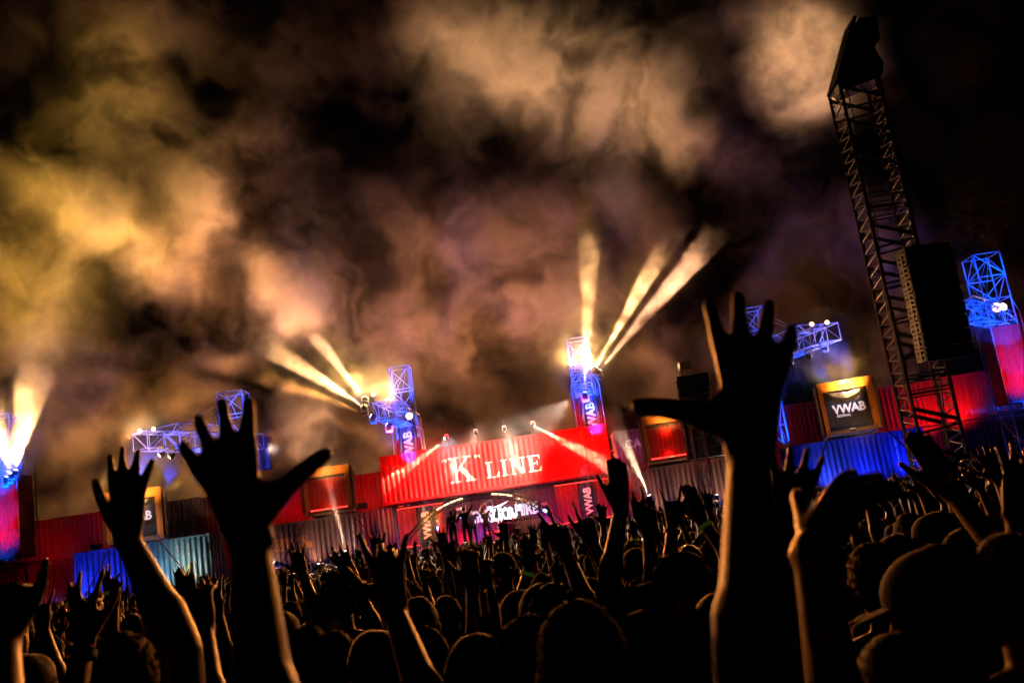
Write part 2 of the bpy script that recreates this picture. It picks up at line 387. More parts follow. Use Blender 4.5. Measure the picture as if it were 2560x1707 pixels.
container(-31.5, -19.35, 58, 1.96, 2.6, M['dred'], 'lower red container of the far left back row')
container(-19.3, -9.0, 58.2, 1.96, 2.6, M['dred'], 'lower red container of the back row behind the brown one')
container(12.4, 19.6, 59.5, 4.85, 2.6, M['purple'], 'dark purple upper container behind the banner box'); container(12.4, 19.6, 59.5, 1.96, 2.8, M['dred'], 'dark lower container behind the vivid blue one')
container(19.7, 31.9, 57.5, 4.9, 2.6, M['dred'], 'upper red container fading to blue right of the banner box', yaw=R(-6)); container(19.7, 31.9, 57.5, 1.96, 2.85, M['dred'], 'dim lower container at the right end of the back row', yaw=R(-6))
# mouth of the stage: short corrugated pier
container(-8.45, -7.6, 53.2, 1.96, 2.7, M['brown'], 'narrow corrugated container end between brown container and stage mouth', name='container_pier')
container(4.35, 4.95, 53.2, 1.96, 2.7, M['dred'], 'narrow red corrugated pier right of the stage mouth', name='container_pier')

gl = end_box(-11.75, 2.4, 51.5, 4.72, 2.35, 5.6, M['dred'], M['orange'], 'open red container with glowing red grille left of the stage', 1)
gr_ = end_box(6.0, 2.4, 51.5, 4.78, 2.4, 5.6, M['dred'], M['orange'], 'open container with glowing red grille right of the CAI container', -1)
vr = end_box(14.15, 2.5, 47.7, 4.62, 2.5, 5, M['brown'], M['orange'], 'orange lined open container with VWAB banner above the vivid blue container', -1)
vl = end_box(-20.2, 2.5, 47.2, 4.5, 2.45, 5, M['brown'], M['orange'], 'orange lined open container with VWAB banner above the teal container', 1)
for t, a in ((vr, -13), (vl, 17), (gl, 7), (gr_, -5)): t.rotation_euler.z = R(a)
for t, Hh in ((gl, 2.35), (gr_, 2.4)):
    grille(MB(), .22, 2.18, .3, Hh-.5, .7, .24, .085).build('grille', M['grille'], t); MB().box((.19, .8, .16), (2.21, .83, Hh-.42)).build('shade_backing', M['black'], t)  # added black sheet gives the slat gaps their shade
    MB().box((.2, .55, .2), (2.2, .6, .26)).build('led_tube', M['ledred'], t)
def cloth(x0, x1, z0, z1, y, t, label=None, swag=.0, nm='banner'):
    nx, nz_ = 28, 30; vs = []
    for j in range(nz_+1):
        for i in range(nx+1):
            u, v = i/nx, j/nz_; X = x0+(x1-x0)*u; Z = z0+(z1-z0)*v
            if swag: yy = -.16*swag*math.exp(-((v-.9+.5*(u-.5)**2*-1.6)/.05)**2)-.14*swag*math.exp(-((v-.80-.9*(u-.5)**2)/.045)**2)+.02*math.sin(u*17+v*3)*v
            else: yy = .045*math.sin(u*9+v*2.5)+.02*math.sin(u*23-v*4)
            if swag: Z -= swag*.12*math.sin(u*math.pi)*(v > .99)
            vs.append((X, y+yy, Z))
    k = nx+1; fs = [(j*k+i, j*k+i+1, (j+1)*k+i+1, (j+1)*k+i) for j in range(nz_) for i in range(nx)]
    return MB().add(vs, fs).build(nm, M['banner'], t, True)
def rough_letters(s, t, m, x, y, z, size, rot, sx=1, thick=.004, bold=.035):
    o = lettering('lettering', s, t, m, x, y, z, size, rot=rot, bold=bold*size, sx=sx, spacing=.95)
    bm = bmesh.new(); bm.from_mesh(o.data)
    bmesh.ops.subdivide_edges(bm, edges=[e for e in bm.edges if e.calc_length() > size*.12], cuts=3)
    for v in bm.verts:
        if v.is_boundary:
            n1 = noise.noise(v.co*(9/size)); n2 = noise.noise(v.co*(9/size)+Vector((7, 3, 1)))
            v.co.x += n1*.06*size; v.co.z += n2*.06*size
    bm.to_mesh(o.data); bm.free(); return o
for t, H_ in ((vr, 2.5), (vl, 2.45)):
    b = cloth(.2, 2.22, .12, H_-.42, .35, t, swag=1)
    rough_letters('VWAB', t, M['white'], .52, .2, .98, .58, 0, .92)
    lettering('lettering', 'FESTIVAL', t, M['white'], .62, .2, .80, .15, bold=.004, shear=.2, sx=1.1)
# ratchet straps under the overhanging boxes
for k, (a, b, lab) in enumerate([(W(1905,992,47.4), W(1868,1105,50.5), 'red strap from the left corner of the banner box over blue container'), (W(2018,968,47.4), W(2120,1065,50.5), 'red strap from the right corner of the banner box down to the tower'),
  (W(1484,1062,51.4), W(1430,1175,54), 'orange strap from the right grille box past the orange lettering'), (W(708,1185,51.4), W(640,1305,54), 'red strap from the left corner of the left grille box'),
  (W(800,1170,51.4), W(862,1240,54), 'orange strap from the right corner of the left grille box'), (W(362,1238,47.4), W(440,1330,50.5), 'red strap across the teal container face'), (W(250,1262,47.4), W(195,1370,50.5), 'red strap across the blue lit end of the teal container')]):
    t = empty('ratchet_strap', a, 0, lab, 'strap'); d = b-a
    q = MB(); pn = Vector((0, -.004, 0)); wv_ = d.cross(Vector((0, 1, 0))).normalized()*.035
    q.add([-wv_, wv_, d+wv_, d-wv_, -wv_-pn, wv_-pn, d+wv_-pn, d-wv_-pn], [(0,1,2,3),(7,6,5,4),(0,4,5,1),(1,5,6,2),(2,6,7,3),(3,7,4,0)]); q.build('webbing', M['strap'], t)
    e = d*.93; MB().box((e.x-.06, e.y-.06, e.z-.12), (e.x+.06, e.y+.02, e.z+.12)).build('ratchet', M['strap'], t)

# ---- stage mouth: back wall, grilles, logo, arch
bw = empty('stage_back_wall', (0, 56.5, 1.95), 0, 'dark red gridded back wall of the stage behind the logo', 'wall')
MB().box((-7.5, .1, 0), (4.3, .2, 2.75)).build('wall_panel', M['dark'], bw)
grille(MB(), -7.4, 4.2, .1, 2.7, 0, .38, .11).build('grille', M['grille'], bw)
MB().box((-3.0, -.3, .62), (2.2, -.25, .665)).build('led_tube', M['ledred'], bw)
for x0, x1, lab, bx0, bx1 in ((1.1, 3.95, 'glowing red grille bay right of the stage mouth with hanging banner', 2.3, 3.2), (-7.35, -4.9, 'red grille bay left of the stage mouth in golden light', -6.35, -5.35)):
    t = empty('grille_bay', (0, 53.3, 2.45), 0, lab, 'grille')
    grille(MB(), x0, x1, 0, 1.95, .2, .3, .075).build('grille', M['grille'], t); MB().box((x0, .3, -.1), (x1, .33, 2.1)).build('shade_backing', M['black'], t)  # black sheet added as the shade behind the slats
    for z in (-.03, 1.98): MB().box((x0, .1, z), (x1, .14, z+.035)).build('led_tube', M['ledred'], t)
    fr = MB();
    for x in (x0-.08, x1): fr.box((x, .1, -.5), (x+.07, .3, 2.2))
    fr.build('frame', M['dark'], t)
    b = empty('hanging_banner', (0, 53.1, 2.4), 0, 'black VWAB banner on the %s grille bay' % ('right' if x0 > 0 else 'left'), 'banner')
    cloth(bx0, bx1, -.05, 2.0, .05, b, nm='cloth'); rough_letters('VWAB', b, M['white'], (bx0+bx1)/2+.17, -.06, .33, .55, 90, .9)
t = empty('stage_logo', (-3.55, 55, 3.25), 0, 'glowing white spiky logo above the stage performers', 'logo')
rough_letters('GUN', t, M['logod'], -.05, 0, -.05, .86, 0, .68, bold=.04)
rough_letters('Z FOR', t, M['logo'], 1.0, -.08, -.1, .86, 0, .56, bold=.03)
rough_letters('HIRE', t, M['logod'], 2.35, 0, .0, .86, 0, .72, bold=.04)
sp = MB()
for poly in ([(1.3,-.55),(1.42,-.1),(1.6,.1),(1.42,.05)], [(1.85,-.5),(1.9,0),(2.1,.05),(2.0,-.15)], [(2.1,.15),(2.5,-.42),(2.28,.2)], [(1.2,.62),(2.1,.86),(1.5,.55)], [(1.5,-.3),(1.7,.1),(1.6,.2)]): sp.prism(poly, -.1, -.06)
sp.build('logo_spike', M['logo'], t)
MB().box((-.05, .06, -.1), (3.85, .1, .62)).build('logo_board', M['black'], t)
# arched truss with strip lights
ar = empty('arch_truss', (-2.85, 50, 2.0), 0, 'curved black arch truss with warm strip lights over the stage mouth', 'truss')
pts = []
for k in range(25):
    u = k/24*2-1; pts.append((u*4.3, 2.45*(1-abs(u)**2.2)**.8 if abs(u) < 1 else 0))
q = MB()
P1 = [Vector((x, 0, z)) for x, z in pts]; P2 = [Vector((x*.95, 0, z*.9)) for x, z in pts]; P3 = [Vector((x, .45, z)) for x, z in pts]
for P in (P1, P2, P3): q.path(P, .03)
for k in range(24): q.tube(P1[k], P2[k+1], .015, 5); q.tube(P2[k], P1[k], .015, 5); q.tube(P1[k], P3[k], .015, 5); q.tube(P1[k], P3[k+1], .015, 5)
q.build('truss_frame', M['dark'], ar)
for k in range(4, 20):
    mm = M['ledwarm'] if k in (6, 7, 8, 9, 14, 15, 16) else M['chrome']
    a, b = P1[k]*.98, P1[k+1]*.98; MB().tube(a+(b-a)*.08+Vector((0, -.05, .0)), b-(b-a)*.08+Vector((0, -.05, 0)), .035, 8).build('strip_light', mm, ar)
# stage riser, deck table and its gear
rs = empty('stage_riser', (0, 49.6, 1.95), 0, 'black stage riser with glowing red edge before the performers', 'stage riser')
MB().box((-2.9, 0, 0), (.9, 3, .12)).build('riser_deck', M['dark'], rs); MB().box((-2.95, -.05, .04), (.95, -.005, .085)).build('led_tube', M['ledred'], rs)
tb = empty('dj_table', (-1.9, 51.4, 2.07), 0, 'dark table with players and mixer on the stage', 'table')
MB().box((0, 0, .82), (2.2, .8, .88)).build('table_top', M['dark'], tb); q = MB().box((.02, .05, 0), (2.18, .1, .8)); q.build('front_panel', M['purple'], tb)
for x in (.05, 2.1): MB().box((x, .1, 0), (x+.06, .75, .82)).build('leg', M['dark'], tb)
for i, x in enumerate((-1.75, -1.25, -.75)):
    e = empty('media_player', (x, 51.5, 2.95), 0, 'flat black media player on the stage table, %s of three' % ('left', 'middle', 'right')[i], 'player', 'players on the stage table')
    MB().box((0, 0, 0), (.4, .45, .1)).build('case', M['black'], e); MB().tube((.2, .18, .1), (.2, .18, .125), .12, 18).build('jog_wheel', M['chrome'], e)
for i, (x, lab) in enumerate(((-.05, 'left clear bottle by the red stage edge'), (.15, 'middle pointed bottle by the red stage edge'), (.5, 'right small bottle with yellow cap by the red stage edge'))):
    e = empty('bottle', (x, 50.0, 2.07), 0, lab, 'bottle')
    q = MB().tube((0,0,0), (0,0,.22), .045, 12); q.tube((0,0,.22), (0,0,.3), .045, 12, .016); q.tube((0,0,.3), (0,0,.36), .016, 12); q.build('glass_body', M['glass'], e, True); MB().tube((0,0,.36), (0,0,.39), .02, 10).build('cap', M['label'], e)
e = empty('cardboard_sign', (.72, 50.4, 2.07), 0, 'tan cardboard panel tilted at the right end of the stage riser', 'sign')
MB().box((0, 0, 0), (.55, .03, .42), Matrix.Rotation(R(12), 4, 'Y')).build('board', mat('tan cardboard', (.42, .3, .16), .8, var=.5, scale=6), e)
# dark scaffold beside the vivid blue container, its red light put into the tube colour
rf_ = empty('scaffold_frame', (12.1, 52, 1.95), 0, 'red lit scaffold frame left of the vivid blue container', 'scaffold')
q = MB()
for x in (0, .75):
    for y in (0, 1.2): q.tube((x, y, 0), (x, y, 3.9), .03)
for k in range(4):
    for y in (0, 1.2): q.tube((0, y, k*1.25+.1), (.75, y, k*1.25+.1), .022); q.tube((0, y, k*1.2), (.75, y, k*1.2+.9), .018)
q.build('tube_frame', M['grille'], rf_)

# ---------------------------------------------------------------- truss towers with their arms
def tower(px, ybase_px, ytop_px, Y, wd, label, tip, tiph=.8, box=None, banner=None, barelow=2.0):
    "tip: (px, py, Y) of the arm's far end; box: (z0, z1) of an upright container strapped in the tower"
    top = W(px, ytop_px, Y); x = top.x
    t = empty('truss_tower', (x, Y, 0), 0, label, 'truss tower', 'blue lit truss towers around the stage')
    q = MB(); truss(q, (0, 0, barelow), (0, 0, top.z), wd, wd, max(3, round((top.z-barelow)/1.25)), .045, .028, up=(0, 1, 0)); q.build('mast', M['steel'], t)
    tp = W(*tip); b = Vector((tp.x-x, tp.y-Y, tp.z)); zc = tp.z
    a = Vector((0, -.3, zc)); back = (a-b); back.z = 0; back.normalize()
    a = a+back*1.6
    q = MB(); n_ = max(4, round((b-a).length/.9)); n_ = max(3, round((b-a).length/1.05)); truss(q, a, b, 1.0, tiph*1.05, n_, .038, .022); q.build('arm', M['steel'], t)
    # raised roof-like spine and stay cables
    q = MB(); s_ = (b-a).cross(Vector((0,0,1))).normalized()*.5
    for k in range(3):
        c0 = a+(b-a)*(k+.8)/4; c1 = c0+Vector((0,0,tiph/2+.55))
        q.tube(c0+s_+Vector((0,0,tiph/2)), c1, .028); q.tube(c0-s_+Vector((0,0,tiph/2)), c1, .028)
        if k < 2: q.tube(c1, a+(b-a)*(k+1.8)/4+Vector((0,0,tiph/2+.55)), .028)
        else: q.tube(c1, b+Vector((0,0,tiph/2)), .028)
    q.build('brace_spine', M['steel'], t)
    q = MB()
    for s in (-.4, .4):
        q.tube((s, 0, top.z), b*.75+a*.25+Vector((0,0,tiph/2)), .012, 4); q.tube((s, 0, top.z), b*.45+a*.55+Vector((0,0,tiph/2)), .012, 4); q.tube((s, .3, top.z), a+Vector((0,0,-1.2)), .012, 4)
    q.build('stay_cable', M['steel'], t)
    cwc = a+back*.45
    MB().box((cwc.x-.45, cwc.y-.4, zc-1.5), (cwc.x+.45, cwc.y+.4, zc+.3)).build('counterweight', M['purple'], t)
    if box:
        z0, z1, bw_ = box; xs = breaks(-bw_/2, bw_/2); p = MB(); vs = []
        for X in xs: vs += [(X, -wd/2-.15+corr(X*2)*.8, z0), (X, -wd/2-.15+corr(X*2)*.8, z1)]
        p.add(vs, [(2*i, 2*i+2, 2*i+3, 2*i+1) for i in range(len(xs)-1)])
        p.box((-bw_/2, -wd/2-.1, z0), (bw_/2, bw_-wd/2-.1, z1))
        p.box((-bw_/2-.05, -wd/2-.17, z1-.1), (bw_/2+.05, -wd/2-.1, z1)); p.box((-bw_/2-.05, -wd/2-.17, z0), (bw_/2+.05, -wd/2-.1, z0+.1)); p.build('upright_container', M['red'], t)
        q = MB()
        for X in (-bw_/2-.12, bw_/2+.12):
            for Yy in (-wd/2-.25, bw_-wd/2): q.tube((X, Yy, z0-.3), (X, Yy, z1+.6), .035)
            q.tube((X, -wd/2-.25, z1+.6), (math.copysign(wd/2, X), -wd/2, z1+1.5), .03)
        q.box((-bw_/2-.4, -wd/2-.4, z0-.36), (bw_/2+.4, bw_-wd/2+.2, z0-.3)); q.build('cage', M['steel'], t)
    return t, x, b, top
lamps = []
T1, x1, b1, p1 = tower(8, 1200, 955, 54, 1.15, 'blue lit truss tower at the far left with an upright red container', (30, 1040, 48), box=(4.9, 9.3, 1.75))
T2, x2, b2, p2 = tower(535, 1060, 903, 54, 1.35, 'blue lit truss tower left with its arm reaching out to the left', (322, 1012, 48))
T3, x3, b3, p3 = tower(918, 1040, 845, 55, 1.1, 'blue lit truss tower behind the left half of the long red container', (880, 940, 49.5), box=(6.2, 8.2, 1.3))
T4, x4, b4, p4 = tower(1324, 970, 780, 55, 1.15, 'blue lit truss tower behind the right half of the long red container', (1333, 862, 49.5), box=(6.2, 9.0, 1.3))
T5, x5, b5, p5 = tower(1720, 900, 712, 54, 1.2, 'blue lit truss tower right of centre with its arm reaching to the right', (1908, 762, 47.5))
T6, x6, b6, p6 = tower(2252, 930, 590, 54, 1.45, 'blue lit truss tower at the far right with an upright red container', (2212, 712, 49), box=(5.2, 9.35, 1.5))
# banners hung in the two middle towers
for x, z1, lab in ((x3, 8.95, 'left'), (x4, 9.05, 'right')):
    b = empty('hanging_banner', (x, 54.15, z1-2.6), 0, 'black VWAB banner in the %s tower behind the long red container' % lab, 'banner')
    cloth(-.42, .52, 0, 2.6, 0, b, nm='cloth'); rough_letters('VWAB', b, M['white'], .3, -.11, .45, .66, 90, .95)

# ---------------------------------------------------------------- lamps (each fixture is a thing; its light comes with it)
def disc(r, y, n=16): return [(r*math.cos(2*math.pi*k/n), y, r*math.sin(2*math.pi*k/n)) for k in range(n)]
def flood(x, y, Y, label, power=0, r=.115, col=(1, .5, .14), m='bulb'):
    p = W(x, y, Y); t = empty('flood_lamp', p, 0, label, 'flood lamp', 'orange flood lamps on the towers')
    q = MB(); q.add(disc(r*1.25, .05)+disc(r*.7, .3), [(k, (k+1) % 16, 16+(k+1) % 16, 16+k) for k in range(16)]+[tuple(range(16, 32))])
    q.tube((0, .15, -r*1.2), (0, .15, -r*1.2-.35), .02); q.build('housing', M['black'], t)
    q = MB(); q.add([(0, -.02, 0)]+disc(r, .03), [(0, 1+k, 1+(k+1) % 16) for k in range(16)]); q.build('bulb', M[m], t)
    if power: spot('lamp_light', p+Vector((0, -.1, 0)), p+Vector((0, -3, 1.2)), power*.7, 165, col, .6, .03)
    return p
def mover(x, y, Y, target, label, power=0, deg=8, col=(1, .8, .5), m='bulbw', group='moving head lamps on the truss arms', hang=True, blend=.35, r=.11, sc=.8):
    p = W(x, y, Y); d = (Vector(target)-p).normalized()
    t = empty('moving_head_lamp', p, 0, label, 'stage lamp', group)
    s = 1 if hang else -1
    MB().box((-.2, -.15, s*.38), (.2, .15, s*.38+s*.12)).build('lamp_base', M['steel'], t)
    q = MB(); q.box((-.23, -.04, -.05), (-.18, .04, .38) if s > 0 else (-.18, .04, .05)) if s > 0 else q.box((-.23, -.04, -.38), (-.18, .04, .05))
    q.box((.18, -.04, -.05), (.23, .04, .38)) if s > 0 else q.box((.18, -.04, -.38), (.23, .04, .05))
    q.box((-.18, -.035, s*.34), (.18, .035, s*.38)) if s > 0 else q.box((-.18, -.035, -.38), (.18, .035, -.34))
    q.build('yoke', M['steel'], t)
    q = MB(); q.tube(d*-.22, d*.1, .13, 14, .16); h = q.build('lamp_head', M['black'], t)
    q = MB(); q.tube(d*.102, d*.118, r, 14); q.build('lens', M[m], h)
    t.scale = (sc, sc, sc)
    if power: spot('lamp_beam', p+d*.14, target, power, deg, col, blend, .05)
    return p
for i, a in enumerate([(857, 905, 49.3, 'outer flood lamp on the arm of the left middle tower', 1800), (897, 899, 49.3, 'inner flood lamp beside the mast of the left middle tower', 1800), (1308, 833, 49.3, 'left flood lamp of the pair on the right middle tower', 1800), (1345, 829, 49.3, 'right flood lamp of the pair on the right middle tower', 2200),
  (320, 990, 47.8, 'outermost flood lamp on the left tower arm tip', 900), (352, 985, 47.8, 'second flood lamp on the left tower arm tip', 500), (1865, 744, 47.4, 'first flood lamp on the right tower arm', 260), (1900, 740, 47.4, 'outermost flood lamp on the right tower arm tip', 260), (16, 1022, 47.8, 'flood lamp on the far left tower', 700)]): flood(*a)
flood(940, 955, 53.6, 'low white flood lamp on the mast of the left middle tower', 160, .2, (1, .6, .35)); flood(2290, 706, 52.8, 'bright flood lamp on the mast of the far right tower', 260, .26, (1, .42, .2)); flood(2305, 704, 52.8, 'flood lamp beside the brightest one on the far right tower', 0, .2)
# beams over the sky smoke, from moving heads on the arms
SKY = [
 (35, 1083, 47.5, (72, 900, 47.5), 45000, 27, CREAM, 'right upward beam lamp of the far left tower'), (26, 1092, 47.5, (-25, 930, 47.5), 36000, 22, CREAM, 'middle upward beam lamp of the far left tower'), (14, 1100, 47.5, (130, 700, 49), 18200, 20, ORANGE, 'low upward beam lamp of the far left tower'),
 (838, 915, 48.9, (722, 770, 48.9), 36000, 13, PINK, 'topmost beam lamp on the left middle tower arm'), (836, 934, 48.3, (625, 800, 48.6), 42000, 14, CREAM, 'second beam lamp on the left middle tower arm'), (856, 955, 49.3, (640, 880, 48.8), 24000, 10, ORANGE, 'third beam lamp on the left middle tower arm'), (893, 975, 49, (690, 885, 48.8), 7500, 6, GOLD, 'lowest beam lamp on the left middle tower arm'),
 (1343, 905, 49, (1354, 560, 49), 80000, 10, CREAM, 'upward beam lamp on the right middle tower'), (1366, 847, 49, (1508, 598, 49), 90000, 10, CREAM, 'white beam lamp on the right middle tower arm'), (1375, 852, 49, (1608, 578, 49), 90000, 10, PINK, 'pink beam lamp on the right middle tower arm')]
for x, y, Y, tg, pw, dg, cl, lb in SKY: mover(x, y, Y, W(*tg), lb, pw, dg, cl, hang=False)
DOWN = [
 (1895, 805, 47.4, (2110, 880, 49), 2500, 7, GOLD, 'outer down lamp on the right tower arm'), (1857, 820, 47.4, (1990, 880, 49), 2500, 8, GOLD, 'middle down lamp on the right tower arm'), (1815, 835, 47.4, (1900, 880, 48), 2500, 9, GOLD, 'inner down lamp on the right tower arm'),
 (371, 1044, 47.6, (215, 1118, 47), 3500, 7, CREAM, 'outer down lamp on the left tower arm'), (394, 1048, 47.6, (225, 1145, 47), 4500, 9, GOLD, 'second down lamp on the left tower arm'), (486, 1050, 47.6, (380, 1130, 47), 2200, 12, GOLD, 'inner down lamp on the left tower arm')]
for x, y, Y, tg, pw, dg, cl, lb in DOWN: mover(x, y, Y, W(*tg), lb, pw, dg, cl)
KL = [(1026, 1008, 52.2, (905, 1100, 53.0), 13000, 12, 'leftmost lamp reaching over the long red container'), (1093, 996, 52.2, (1036, 1075, 53.0), 5000, 13, 'second lamp from the left over the long red container'), (1159, 988, 52.2, (1185, 1060, 53.0), 10000, 15, 'third lamp from the left over the long red container'), (1225, 977, 52.2, (1410, 1075, 52.4), 22000, 12, 'rightmost lamp reaching over the long red container')]
for x, y, Y, tg, pw, dg, lb in KL:
    mover(x, y, Y, W(*tg), lb, pw, dg, (1, .62, .34), group='lamps reaching over the long red container', r=.12, sc=.5)
    p = W(x, y, Y); e = empty('lamp_bracket', p+Vector((0, .1, .5)), 0, 'bent bracket carrying the '+lb.replace(' reaching', ''), 'bracket')
    MB().path([(0, 0, 0), (0, .2, .08), (0, .75, -.1), (0, 1.0, 7.3-p.z-.5)], .025).build('bracket_tube', M['dark'], e)
FL = [(796, 1268, 50, (748, 1085, 50), 9000, 8, (1, .55, .36), 'floor lamp beaming up the left red grille box'), (1492, 1141, 50, (1432, 1010, 50), 9000, 13, (1, .72, .42), 'floor lamp beaming up past the orange lettering'),
      (634, 1293, 49, (560, 1240, 49), 2500, 10, GOLD, 'small floor lamp left of the brown container'), (75, 1398, 47, (240, 1360, 47), 2500, 8, ORANGE, 'small floor lamp at the far left beaming right'), (1645, 1140, 50, (1640, 1060, 50), 300, 14, ORANGE, 'small lamp near the big raised arm')]
for x, y, Y, tg, pw, dg, cl, lb in FL: mover(x, y, Y, W(*tg), lb, pw, dg, cl, group='floor lamps along the stage front', hang=False)
for x, y, Y, tg, lb in [(1057, 1183, 53.5, (1090, 1300, 51), 'blue lamp left of the stage logo'), (1125, 1165, 54, (1130, 1260, 51), 'blue lamp hanging above the left part of the logo'), (1193, 1160, 54, (1200, 1260, 51), 'blue lamp behind the logo centre'), (1252, 1171, 54, (1235, 1260, 51), 'blue lamp at the right end of the logo'), (1002, 1211, 53.5, (1040, 1300, 51), 'lowest blue lamp at the left of the stage mouth')]:
    mover(x, y, Y, W(*tg), lb, 500, 40, (.12, .2, 1), 'bulbb', 'blue lamps in the stage mouth', r=.15)
# dark unlit fixtures and small uplighter boxes along the container tops
def uplight(x, y, Y, label, target, power, col, deg=100, size=.3):
    p = W(x, y, Y); t = empty('uplighter', p, 0, label, 'uplighter', 'uplighter boxes on the container tops')
    MB().box((-.28, -.15, 0), (.28, .15, .3)).build('housing', M['black'], t); MB().box((-.24, -.1, .301), (.24, .12, .32)).build('lens', M['dred'], t)
    if power: spot('wash_light', p+Vector((0, .05, .4)), target, power, deg, col, 1, size)

RED = (1, .02, .015); BLUE = (.03, .06, 1); WARM = (1, .5, .25)
def V(*a): return Vector(a)
uplight(222, 1262, 55.5, 'black uplighter above the blue lit container end', V(-24, 58.1, 6.3), 170, RED)
uplight(833, 1168, 55.5, 'black uplighter between the left grille box and the long red container', V(-9, 58.1, 6), 350, RED)
uplight(2190, 1003, 55.5, 'black uplighter right of the banner box', V(21.5, 57.8, 6.4), 700, RED)
for x, z, pw, c in [(-28, 4.8, 90, RED), (-16.2, 4.8, 130, RED), (-13, 4.8, 350, RED), (24.5, 4.95, 400, RED), (14, 4.9, 60, RED)]:
    spot('wash_light', (x, 55.6, z), (x, 58.1, z+1.6), pw, 110, c, 1, .3)
for x, pw in [(-29, 90), (-25.5, 80), (-15.5, 350), (14, 120), (21.5, 200)]: spot('wash_light', (x, 55.8, 2.0), (x, 58.1, 3.5), pw, 110, RED, 1, .3)
spot('wash_light', (27.5, 54.6, 5.2), (27.0, 57.3, 7), 300, 110, BLUE, 1, .3)
spot('wash_light', (10.5, 54.0, 5.2), (5.6, 57.3, 6.4), 200, 100, RED, 1, .3); spot('wash_light', (4.9, 55.8, 6.0), (5.6, 57.4, 6.3), 60, 110, (.5, .4, 1), 1, .3)
# the long red container: added red spots below the tower arms, added warm spot for the lettering
for x, tx_ in ((x3, -6.2), (x3+.5, -3), (x4-.5, 0), (x4, 3.2)): spot('red_wash', (x, 48.2, 8.2), (tx_, 53, 5.7), 4200, 62, (1, .012, .006), 1, .3)
spot('letter_light', (x4-1.2, 48.0, 8.2), (-2.0, 53, 5.9), 14000, 46, (1, .74, .52), .6, .2)
# containers lit from the floor
for x, pw, c in [(-22.6, 420, (.02, .03, 1)), (-21.2, 320, (.02, .03, 1)), (-18.6, 170, (.55, .8, 1)), (-17.4, 260, (1, .85, .68))]:
    spot('floor_light', (x-1.0, 50.35, 1.98), (x+.1, 51.05, 3.9), pw*1.5, 100, c, 1, .15)
for x, pw in [(-13.5, 120), (-11.4, 220), (-9.9, 220), (7.0, 200), (8.8, 200), (10.6, 160)]: spot('floor_light', (x-1.1, 54.0, 1.98), (x, 54.55, 4.3), pw*1.6, 90, (1, .5, .3), 1, .15)
for x, pw, c in [(13.9, 100, BLUE), (15.2, 330, (.25, .35, 1)), (17.2, 330, (.06, .1, 1)), (19.2, 420, BLUE)]: spot('floor_light', (x-.9, 50.3, 1.98), (x+.2, 51.05, 4.1), pw*1.5, 100, c, 1, .15)
# in and before the open boxes, with warm spots added in front
for t, c in ((gl, .35), (gr_, .4), (vr, 1.6), (vl, 1.6)):
    p = t.location; spot('box_light', p+V(1.3, -1.3, 1.6), p+V(1.35, -.1, 2.6), 1300*c, 90, (1, .5, .12), 1, .1)
    MBX = empty('box_lamp', p+V(1.2, -.02, -.0), 0, 'small warm lamp on the sill of the box, ' + {gl: 'left red grille', gr_: 'right red grille', vr: 'right banner', vl: 'left banner'}[t], 'lamp'); MBX.location = p+V(1.05, -.3, .02)
    MB().box((0, 0, .0), (.3, .12, .14)).build('housing', M['black'], MBX); MB().box((.03, .02, .141), (.27, .1, .15)).build('lens', M['bulb'] if 0 else M['ledwarm'], MBX)
for t in (gl, gr_):
    p = t.location; point('led_glow', p+V(1.2, .3, .35), 26, RED, .2); point('led_glow', p+V(1.2, .3, 1.5), 20, RED, .2)
for t in (vr, vl, gl, gr_): p = t.location; spot('box_light', p+V(1.2, -3.2, -1.6), p+V(1.2, 0, 1.2), 420 if t in (vr, vl) else 160, 60, (1, .42, .1), 1, .1)  # added low spot that brightens the box frames and straps
for t in (vr, vl): p = t.location; spot('banner_light', p+V(1.2, -.9, 3.0), p+V(1.25, .3, 1.3), 600, 60, (.85, .75, 1), 1, .1)
# stage interior
for x in (1.6, 2.6, 3.6): point('led_glow', (x, 52.6, 2.7), 8, RED, .3); point('led_glow', (x, 52.6, 4.3), 6, RED, .3)
for x in (-6.9, -5.3): point('led_glow', (x, 52.7, 3.2), 14, RED, .3)
for x in (-4.4, -1.8, .8, 3): point('led_glow', (x, 55.3, 2.4), 75, (1, .03, .12), .3)
for x in (-3.4, .3): point('blue_glow', (x, 54.9, 2.6), 140, (.12, .08, 1), .3)
spot('banner_light', (2.6, 50.5, 5.5), (2.75, 53.1, 3.4), 260, 40, (.85, .8, 1), 1, .1)
for x in (x3, x4): spot('banner_light', (x, 51.3, 8.2), (x, 54.2, 8.0), 260, 40, (.75, .65, 1), 1, .1)
spot('arch_light', (-4.6, 48.4, 3.9), (-6.6, 52.5, 2.6), 700, 48, GOLD, 1, .15); spot('arch_light', (-.9, 48.4, 3.9), (.2, 52.5, 3.4), 260, 60, CREAM, 1, .15)
point('logo_glow', (-1.7, 54.3, 3.6), 60, (1, .85, .95), .4)
